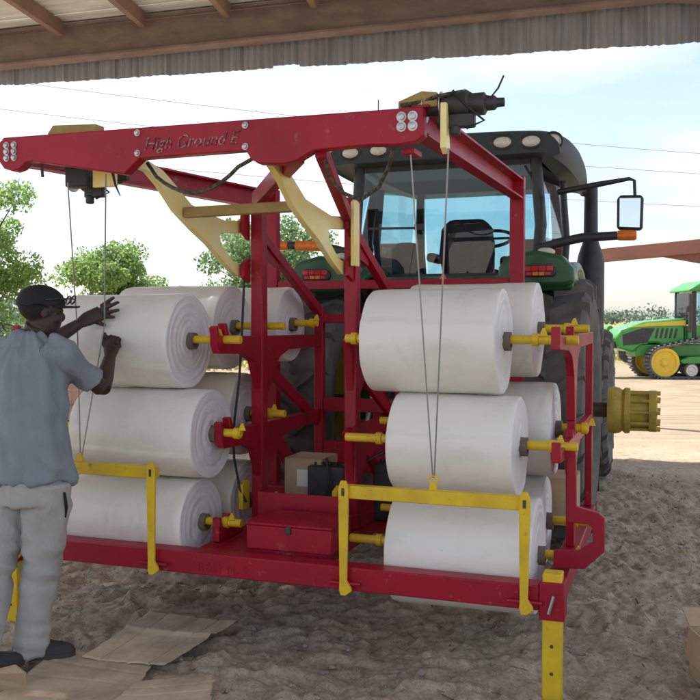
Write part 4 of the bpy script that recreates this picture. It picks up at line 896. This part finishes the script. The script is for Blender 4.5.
P('cab_window', MB().box(9.64, 11.13, 25.0, 25.01, 1.5, 2.4), 'glass')
P('cab_window', MB().box(9.52, 9.53, 25.1, 26.28, 1.5, 2.4), 'glass')
P('cab_roof', MB().prism([(9.35, 2.42), (9.40, 2.50), (9.75, 2.70), (10.1, 2.76), (11.1, 2.72), (11.4, 2.55), (11.4, 2.42)], 'y', 24.9, 26.48), 'green_sunlit', bevel=.05)
P('exhaust', MB().tube((9.45, 24.98, 1.3), (9.45, 24.98, 2.35), .07, n=12), 'dark_steel')
P('hand_rail', MB().path([(9.28, 24.9, 1.0), (9.28, 24.85, 1.9), (9.30, 24.9, 2.0)], .015, 6), 'black')
P('mirror', MB().box(9.25, 9.33, 24.72, 24.76, 1.85, 2.02), 'black', bevel=.01)
# green implement behind it
im = Thing('green_implement', 'small green farm implement beyond the front of the tracked tractor', 'implement', (8.6, 33.5, 0))
im.part('body', MB().prism([(10.0, .7), (10.2, 1.35), (11.0, 1.45), (11.0, .7)], 'y', 33, 34), 'green_sunlit', bevel=.04)
for y in (32.9, 34.1): im.part('wheel', MB().lathe([(0, 0), (0, .3), (.02, .42), (.18, .42), (.2, .3)], (10.6, y, .42), 'y', 24), 'rubber')
im.part('frame', MB().bar((9.9, 33.5, .7), (11.3, 33.5, .7), .2, .12), 'green_sunlit'); im.part('arm', MB().bar((10.1, 33.5, .76), (9.6, 33.5, 1.3), .12, .12).tube((9.6, 33.2, 1.3), (9.6, 33.8, 1.3), .12), 'green_sunlit')

# ------------------------------------------------------------------ wire cage with cartons, beyond the left rolls
wc = Thing('wire_cage', 'wire mesh cage holding pale cartons, between the man and the left rolls', 'cage', (-3.55, 12.4, 0))
cg = MB(); x0, x1, y0, y1 = -4.1, -3.1, 11.9, 12.9
for i in range(11):
    x = x0 + (x1 - x0) * i / 10
    for y in (y0, y1): cg.tube((x, y, .1), (x, y, 1.0), .006, n=5)
    y = y0 + (y1 - y0) * i / 10
    for x_ in (x0, x1): cg.tube((x_, y, .1), (x_, y, 1.0), .006, n=5)
for z in (.12, .3, .5, .7, .9, 1.0):
    for y in (y0, y1): cg.tube((x0, y, z), (x1, y, z), .007, n=5)
    for x_ in (x0, x1): cg.tube((x_, y0, z), (x_, y1, z), .007, n=5)
wc.part('mesh', cg, 'cage', kind='stuff')
for x_ in (x0, x1):
    for y in (y0, y1): wc.part('corner_post', MB().box(x_ - .02, x_ + .02, y - .02, y + .02, 0, 1.03), 'cage', bevel=.004)
wc.part('floor_plate', MB().box(x0, x1, y0, y1, .08, .1), 'cage')
for (a, b_, c, d, e_, f_) in ((x0 + .05, -3.62, y0 + .05, 12.4, .105, .5), (-3.58, x1 - .05, y0 + .05, 12.4, .105, .62), (x0 + .05, -3.62, y0 + .05, 12.4, .505, .84), (-3.58, x1 - .05, 12.42, y1 - .05, .105, .8)):
    single('carton', MB().box(a, b_, c, d, e_, f_), 'crate', {.5: 'lower left pale carton inside the wire cage', .62: 'front right pale carton inside the wire cage', .84: 'upper left pale carton inside the wire cage', .8: 'rear right pale carton inside the wire cage'}[f_], 'carton', 'cartons in the wire cage', bevel=.006)

# ------------------------------------------------------------------ cardboard
def sheet_obj(name, label, q, z0, seed, bend=0.0, fold=None, nu=60, nv=40, folds=(.22, .58, .8)):
    q = [V((a, b_, 0)) for a, b_ in q]; mb = MB(); c = sum(q, V()) / 4; vs = []
    for i in range(nu + 1):
        for j in range(nv + 1):
            u, v = i / nu, j / nv
            p = q[0] * (1 - u) * (1 - v) + q[1] * u * (1 - v) + q[2] * u * v + q[3] * (1 - u) * v
            edge = (.012 * mnoise.noise(V((u * 9 + seed, v * 9, 1)))) * (1 if i in (0, nu) or j in (0, nv) else 0)
            z = z0 + .011 * mnoise.noise(V((u * 1.6 + seed, v * 1.6, 0))) + .0015 * mnoise.noise(V((u * 9 + seed, v * 11, 4))) + bend * (max(0, v - .75) ** 2) * 3 + bend * max(0, u - .82) * .8
            for fu in folds: z -= .006 * math.exp(-((u - fu) / .009) ** 2)
            if fold: z += .016 * math.exp(-((v - fold) / .03) ** 2) - .006 * math.exp(-((u - .55) / .02) ** 2)
            vs.append((p.x + edge, p.y + edge, z))
    m_ = nv + 1
    mb.add(vs, [(i * m_ + j, (i + 1) * m_ + j, (i + 1) * m_ + j + 1, i * m_ + j + 1) for i in range(nu) for j in range(nv)])
    o = single(name, mb, 'kraft_dirty', label, 'cardboard', 'flattened cardboard on the floor', base=tuple(c), smooth=60)
    md = o.modifiers.new('solid', 'SOLIDIFY'); md.thickness = .006; md.offset = 1
sheet_obj('cardboard_sheet', 'large flattened cardboard sheet with a raised fold, beyond the man\'s shoe', [(-1.255, 4.165), (-.842, 4.045), (-.588, 4.63), (-1.075, 4.80)], .052, 1, .06, .62)
sheet_obj('cardboard_sheet', 'dusty cardboard sheet under the man\'s shoe at the bottom left corner', [(-1.53, 3.55), (-1.40, 4.30), (-.92, 4.10), (-.90, 3.50)], .040, 2, .0, None)
sheet_obj('cardboard_sheet', 'small torn cardboard piece at the bottom edge, right of the other sheets', [(-1.01, 3.50), (-.93, 3.86), (-.60, 3.93), (-.56, 3.52)], .056, 3, .02, None)
fl = MB().add([(-1.62, 3.78, .03), (-1.40, 3.84, .03), (-1.385, 3.80, .12), (-1.43, 3.80, .155), (-1.60, 3.74, .13)], [(0, 1, 2, 3, 4)])
o = single('cardboard_flap', fl, 'kraft', 'torn upright cardboard flap in front of the man\'s shoe', 'cardboard', smooth=None); md = o.modifiers.new('s', 'SOLIDIFY'); md.thickness = .005
def carton(name, label, x0, x1, y0, y1, z0, z1, frame='W', m_='kraft', flaps=False, lab=False, lift=0):
    t = Thing(name, label, 'box', ((x0 + x1) / 2, (y0 + y1) / 2, z0), frame)
    th = .005; b_ = MB()
    b_.box(x0, x1, y0, y0 + th, z0, z1).box(x0, x1, y1 - th, y1, z0, z1).box(x0, x0 + th, y0 + th + .001, y1 - th - .001, z0, z1).box(x1 - th, x1, y0 + th + .001, y1 - th - .001, z0, z1).box(x0 + th, x1 - th, y0 + th, y1 - th, z0, z0 + th)
    t.part('walls', b_, m_, smooth=None)
    if flaps:
        t.part('flap', MB().bar(((x0 + x1) / 2, y0 - .002, z1 + .004), ((x0 + x1) / 2, y0 - .13, z1 - .055), x1 - x0, .005), m_)
        t.part('flap', MB().bar((x0 - .004, (y0 + y1) / 2, z1 + .003), (x0 - .018, (y0 + y1) / 2, z1 - .14), y1 - y0, .005), m_)
        t.part('flap', MB().bar(((x0 + x1) / 2, y1 + .002, z1 + .004), ((x0 + x1) / 2, y1 + .10, z1 + .06), x1 - x0, .005), m_)
    else: t.part('top', MB().box(x0, x1, y0, (y0 + y1) / 2 - .001, z1 + .001, z1 + .006).box(x0, x1, (y0 + y1) / 2 + .001, y1, z1 + .001, z1 + .006), m_)
    if lab: t.part('shipping_label', MB().box(x0 + .08, x0 + .20, y0 - .003, y0 - .001, z1 - .16, z1 - .06), 'paper')
    return t
carton('cardboard_box', 'brown cardboard box cut off at the bottom right corner', 1.565, 2.02, 3.74, 4.10, 0, .215, flaps=True)
carton('cardboard_box', 'brown cardboard box with a white label, behind the red toolbox', -1.70, -1.46, .98, 1.24, .467, .80, 'M', lab=True)
carton('cardboard_box', 'brown cardboard box wedged behind the lowest right film rolls', -.32, -.02, 1.16, 1.46, .481, .74, 'M')

# ------------------------------------------------------------------ the man
man = Thing('person', 'man in grey shirt, pale trousers and black cap, hands on a white roll', 'person', (-1.47, 4.18, 0))
fac = V((.36, .93, 0)).normalized(); sh = V((fac.y, -fac.x, 0))             # facing, right-hand side
def ring(c, a, b_, n=20, ax=sh, ay=fac, sq=2.3):
    out = []
    for j in range(n):
        t = 2 * math.pi * j / n; ct, s_ = math.cos(t), math.sin(t)
        out.append(V(c) + ax * (a * math.copysign(abs(ct) ** (2 / sq), ct)) + ay * (b_ * math.copysign(abs(s_) ** (2 / sq), s_)))
    return out
C0 = V((-1.50, 4.19, 0))
def tor(z, a, b_, lean=0.0, sx=0.0): return ring(C0 + fac * lean + sh * sx + V((0, 0, z)), a, b_)
SR, SLf = V((-1.325, 4.15, 1.475)), V((-1.625, 4.27, 1.475))
ER_, WR_, HR_ = V((-1.195, 4.325, 1.300)), V((-1.212, 4.545, 1.445)), V((-1.222, 4.61, 1.50))
EL_, WL_, HL_ = V((-1.59, 4.53, 1.47)), V((-1.39, 4.628, 1.612)), V((-1.338, 4.668, 1.645))
HIPR, KNR, ANR = V((-1.405, 4.16, .88)), V((-1.445, 4.17, .48)), V((-1.492, 4.17, .085))
HIPL, KNL, ANL = V((-1.585, 4.23, .88)), V((-1.635, 4.12, .48)), V((-1.665, 3.99, .085))
hd = V((-1.437, 4.215, 1.672)); hf = V((.80, .56, -.10)).normalized(); hr_ = hf.cross(V((0, 0, 1))).normalized(); hu = hr_.cross(hf)
b_ = MB()
b_.loft([tor(.80, .15, .11), tor(.95, .165, .115), tor(1.10, .155, .11, .005), tor(1.28, .175, .115, .01), tor(1.42, .18, .105, .015), tor(1.50, .13, .08, .02), tor(1.545, .06, .06, .03)])
b_.path([C0 + fac * .02 + V((0, 0, 1.46)), C0 + fac * .04 + V((.015, 0, 1.56)), hd + V((-.015, -.01, -.06))], [.080, .066, .062], 14)
def hball(o, rx, ry, rz, n=18, m=12):
    q = MB().ball((0, 0, 0), rx, ry, rz, n, m); c = hd + hr_ * o[0] + hf * o[1] + hu * o[2]
    b_.add([c + hr_ * v[0] + hf * v[1] + hu * v[2] for v in q.v], q.f)
hball((0, -.012, .025), .076, .098, .088); hball((0, .018, -.045), .060, .072, .075); hball((0, .052, -.088), .038, .035, .028)    # skull, jaw, chin
hball((0, .088, -.020), .014, .020, .024); hball((0, .074, -.055), .024, .016, .015); hball((0, .070, .010), .05, .022, .016)         # nose, lips, brow
for s_ in (-1, 1): hball((s_ * .073, -.012, -.012), .008, .016, .026); hball((s_ * .042, .05, -.03), .026, .03, .028)
b_.path([SR, SR.lerp(ER_, .5), ER_], [.055, .045, .041], 14); b_.path([ER_, ER_.lerp(WR_, .35), WR_], [.043, .043, .029], 14)
b_.path([SLf, SLf.lerp(EL_, .5), EL_], [.062, .053, .043], 14); b_.path([EL_, EL_.lerp(WL_, .35), WL_], [.043, .042, .028], 14)
b_.path([HIPR, HIPR.lerp(KNR, .5), KNR, KNR.lerp(ANR, .35), ANR], [.085, .075, .058, .055, .038], 14); b_.path([HIPL, HIPL.lerp(KNL, .5), KNL, KNL.lerp(ANL, .35), ANL], [.085, .075, .058, .055, .038], 14)
# left hand: palm on the film, fingers spread to the right and up
rollax = V((math.cos(TH), -math.sin(TH), 0)); rolln = V((-math.sin(TH), -math.cos(TH), 0))      # along the roll, out of the roll towards the camera
pal = HL_ + V((.012, .005, .012)); b_.path([WL_, WL_.lerp(pal, .5), pal + V((.035, 0, .01))], [.030, .042, .043], 12, .5, up=rolln)
def finger(base, d, L, curl, r=.0098):
    d = V(d).normalized(); p = [V(base)]; n_ = V(curl)
    for k, f in enumerate((.42, .33, .25)): p.append(p[-1] + (d + n_ * (k * .5)).normalized() * L * f)
    b_.path(p, [r, r * .95, r * .88, r * .72], 8)
into = -rolln
fb0 = pal + V((.030, .004, .014))
finger(fb0 + V((.002, 0, .030)), rollax * .86 + V((0, 0, .50)), .094, into * .12, .0115); finger(fb0 + V((.010, 0, .012)), rollax * .92 + V((0, 0, .38)), .106, into * .12, .0118)
finger(fb0 + V((.014, 0, -.008)), rollax * .98 + V((0, 0, .20)), .098, into * .12, .0115); finger(fb0 + V((.008, 0, -.027)), rollax * 1.0 + V((0, 0, .02)), .078, into * .15, .0105)
finger(pal + V((.0, -.004, -.034)), rollax * .95 + V((0, 0, -.30)), .070, into * .2, .0125)
# right hand: loose fist pressing the film, thumb up
b_.path([WR_, HR_ + V((.0, -.005, -.02)), HR_ + V((.004, .01, .02))], [.029, .040, .036], 12, .8)
kn = HR_ + V((.0, .012, .03))
for k in range(4):
    s0 = kn + rollax * (-.030 + .020 * k) + V((0, 0, -.005 * abs(k - 1.2)))
    b_.path([s0 + V((0, -.03, -.01)), s0 + V((0, .008, .018)), s0 + into * .034 + V((0, 0, .004)), s0 + into * .034 + V((0, 0, -.024)), s0 + into * .012 + V((0, 0, -.034))], [.0115, .011, .0105, .0095, .008], 8)
b_.path([HR_ + V((-.03, 0, -.01)), HR_ + V((-.045, .008, .02)), HR_ + V((-.045, .02, .048)), HR_ + V((-.038, .03, .066))], [.014, .0125, .011, .0085], 8)
bme = evaluated(b_.v, b_.f, [('REMESH', dict(mode='VOXEL', voxel_size=.0052)), ('SMOOTH', dict(factor=.5, iterations=3))], 'body')
bme.transform(Matrix.Translation(-man.base)); bme.shade_smooth(); man.part('body', None, 'skin', me=bme)

def cloth(name, mb, m_, vox, amp, seed, fold, cut=None):
    me_ = evaluated(mb.v, mb.f, [('REMESH', dict(mode='VOXEL', voxel_size=vox)), ('SMOOTH', dict(factor=.6, iterations=5))], name)
    me_.update()
    nrm = [v_.normal.copy() for v_ in me_.vertices]
    for v_, nn in zip(me_.vertices, nrm):
        p = v_.co; d = fold(p)
        v_.co = p + nn * (amp * d)
    me_.transform(Matrix.Translation(-man.base)); me_.shade_smooth(); return man.part(name, None, m_, me=me_)
s_ = MB()
s_.loft([tor(.885, .200, .150, .01, .005), tor(.93, .202, .152, .01), tor(1.02, .193, .146), tor(1.15, .187, .140), tor(1.28, .193, .140, .008), tor(1.38, .198, .136, .012), tor(1.45, .190, .124, .016), tor(1.505, .165, .105, .02), tor(1.545, .105, .085, .022), tor(1.572, .078, .075, .028)])
s_.path([SR + V((-.06, 0, .015)), SR, SR.lerp(ER_, .45), SR.lerp(ER_, .80)], [.077, .081, .073, .070], 16)
s_.path([SLf + V((.06, 0, .015)), SLf, SLf.lerp(EL_, .45), SLf.lerp(EL_, .86)], [.085, .088, .080, .078], 16)
def shirt_fold(p):
    q = p - C0; a = math.atan2(q.dot(fac), q.dot(sh))
    v1 = mnoise.noise(V((a * 3.2, p.z * 1.6 + .5 * a, 1)))                     # long drapes falling from the shoulders
    v2 = mnoise.noise(V((p.x * 9 + p.z * 7, p.y * 9, p.z * 8 - p.x * 6)))        # short diagonal creases
    rid = 1 - abs(mnoise.noise(V((p.x * 7 + p.z * 3.5, p.y * 6, p.z * 2.2)))) * 2.2
    hem = max(0, (1.0 - p.z) / .12)
    return v1 * 1.3 + v2 * .6 + max(0, rid) ** 2 * .9 * (1 if p.z < 1.5 else .4) + hem * .5 * math.sin(a * 7)
sho = cloth('shirt', s_, 'shirt', .0085, .019, 1, shirt_fold)
t_ = MB()
t_.loft([tor(.78, .175, .135, 0, .0), tor(.86, .170, .128, 0), tor(.93, .150, .11, 0)])
for H_, K_, A_ in ((HIPR, KNR, ANR), (HIPL, KNL, ANL)):
    t_.path([H_ + V((0, 0, .0)), H_.lerp(K_, .25), H_.lerp(K_, .6), K_, K_.lerp(A_, .4), K_.lerp(A_, .8), A_ + V((0, 0, .02)), A_ + V((0, 0, -.018))], [.106, .102, .091, .083, .077, .071, .069, .066], 18)
def tr_fold(p):
    v1 = mnoise.noise(V((p.x * 10, p.y * 10, p.z * 2.2))); low = max(0, (.30 - p.z) / .3); kn_ = math.exp(-((p.z - .47) / .12) ** 2)
    rid = max(0, 1 - abs(mnoise.noise(V((p.x * 8 + p.z * 6, p.y * 7, p.z * 5)))) * 2.6)
    return v1 * .9 + rid * .8 + (low * 1.5 + kn_ * .7) * mnoise.noise(V((p.x * 5, p.y * 5, p.z * 24 + 3 * p.x)))
cloth('trousers', t_, 'trousers', .0085, .017, 2, tr_fold)
# pocket edge
man.part('pocket', MB().path([V((-1.308, 4.10, .84)), V((-1.305, 4.115, .77)), V((-1.312, 4.12, .72))], [.007, .009, .004], 6, .5), 'cap')
def local(v): return hd + hr_ * v[0] + hf * v[1] + hu * v[2]
ha = MB(); q = MB().ball((0, 0, 0), .0775, .090, .074, 22, 14); ha.add([local((v[0], v[1] - .0235, v[2] + .018)) for v in q.v], q.f)
man.part('hair', ha, 'hair', smooth=80)
cp = MB(); rg = []
for k in range(9):
    t = k / 8 * math.pi / 2 * .985; rg.append([local((.090 * math.cos(t) * math.cos(a), -.012 + .112 * math.cos(t) * math.sin(a), .028 + .094 * math.sin(t) ** .9 - (.012 if math.sin(a) < -.5 and k == 0 else 0))) for a in [2 * math.pi * j / 28 for j in range(28)]])
cp.loft(rg); cpo = man.part('cap', cp, 'cap', smooth=80)
vz = MB(); top, bot = [], []
for j in range(13):
    a = R(20 + 140 * j / 12); r_o = .078
    pi_ = (.088 * math.cos(a), -.012 + .108 * math.sin(a), .034); w = max(0, math.sin((a - R(20)) / R(140) * math.pi)) ** .6
    po = (.088 * math.cos(a) * .98, -.012 + .108 * math.sin(a) + .075 * w, .034 + .010 - .018 * abs(math.cos(a)))
    top += [local(pi_), local(po)]; bot += [local((pi_[0], pi_[1], pi_[2] - .006)), local((po[0], po[1], po[2] - .006))]
n_ = len(top); vz.add(top + bot, [(2 * j, 2 * j + 1, 2 * j + 3, 2 * j + 2) for j in range(12)] + [(n_ + 2 * j, n_ + 2 * j + 2, n_ + 2 * j + 3, n_ + 2 * j + 1) for j in range(12)] + [(2 * j + 1, n_ + 2 * j + 1, n_ + 2 * j + 3, 2 * j + 3) for j in range(12)])
man.part('visor', vz, 'cap', parent=cpo, smooth=50)
gl = MB()                                                                          # spectacles pushed up on the visor
for s2 in (-1, 1):
    gl.path([local((s2 * .036 + .030 * math.cos(a), .125 + .004 * math.sin(a), .066 + .020 * math.sin(a))) for a in [i * math.pi / 7 for i in range(15)]], .004, 6)
    gl.path([local((s2 * .066, .122, .068)), local((s2 * .090, .05, .064)), local((s2 * .092, -.02, .05))], .0035, 6)
gl.path([local((-.008, .125, .068)), local((.008, .125, .068))], .0035, 6)
man.part('spectacles', gl, 'black', smooth=60)
for H_, d in ((ANR, V((.97, .25, 0)).normalized()), (ANL, V((.80, .60, 0)).normalized())):
    sd_ = V((d.y, -d.x, 0)); so = MB(); sl = MB(); rr = []; rs = []
    g0 = .046
    for t, w, h in ((-.085, .025, .05), (-.07, .037, .075), (-.03, .041, .088), (.03, .042, .085), (.08, .046, .065), (.13, .048, .052), (.165, .042, .042), (.19, .022, .026)):
        c = V((H_.x, H_.y, g0 + .016)) + d * t
        rr.append([c + sd_ * (w * math.cos(a)) + V((0, 0, max(0, math.sin(a)) * h)) for a in [i * math.pi / 9 for i in range(10)]] + [c - sd_ * w * .9 + V((0, 0, -.002)), c + sd_ * w * .9 + V((0, 0, -.002))])
        cs = V((H_.x, H_.y, g0)) + d * (t * 1.03); rs.append([cs + sd_ * w * 1.06, cs + sd_ * w * 1.06 + V((0, 0, .022)), cs - sd_ * w * 1.06 + V((0, 0, .022)), cs - sd_ * w * 1.06])
    so.loft(rr); o = man.part('shoe', so, 'shoe', smooth=70); man.part('sole', sl.loft(rs), 'sole', parent=o, smooth=40)
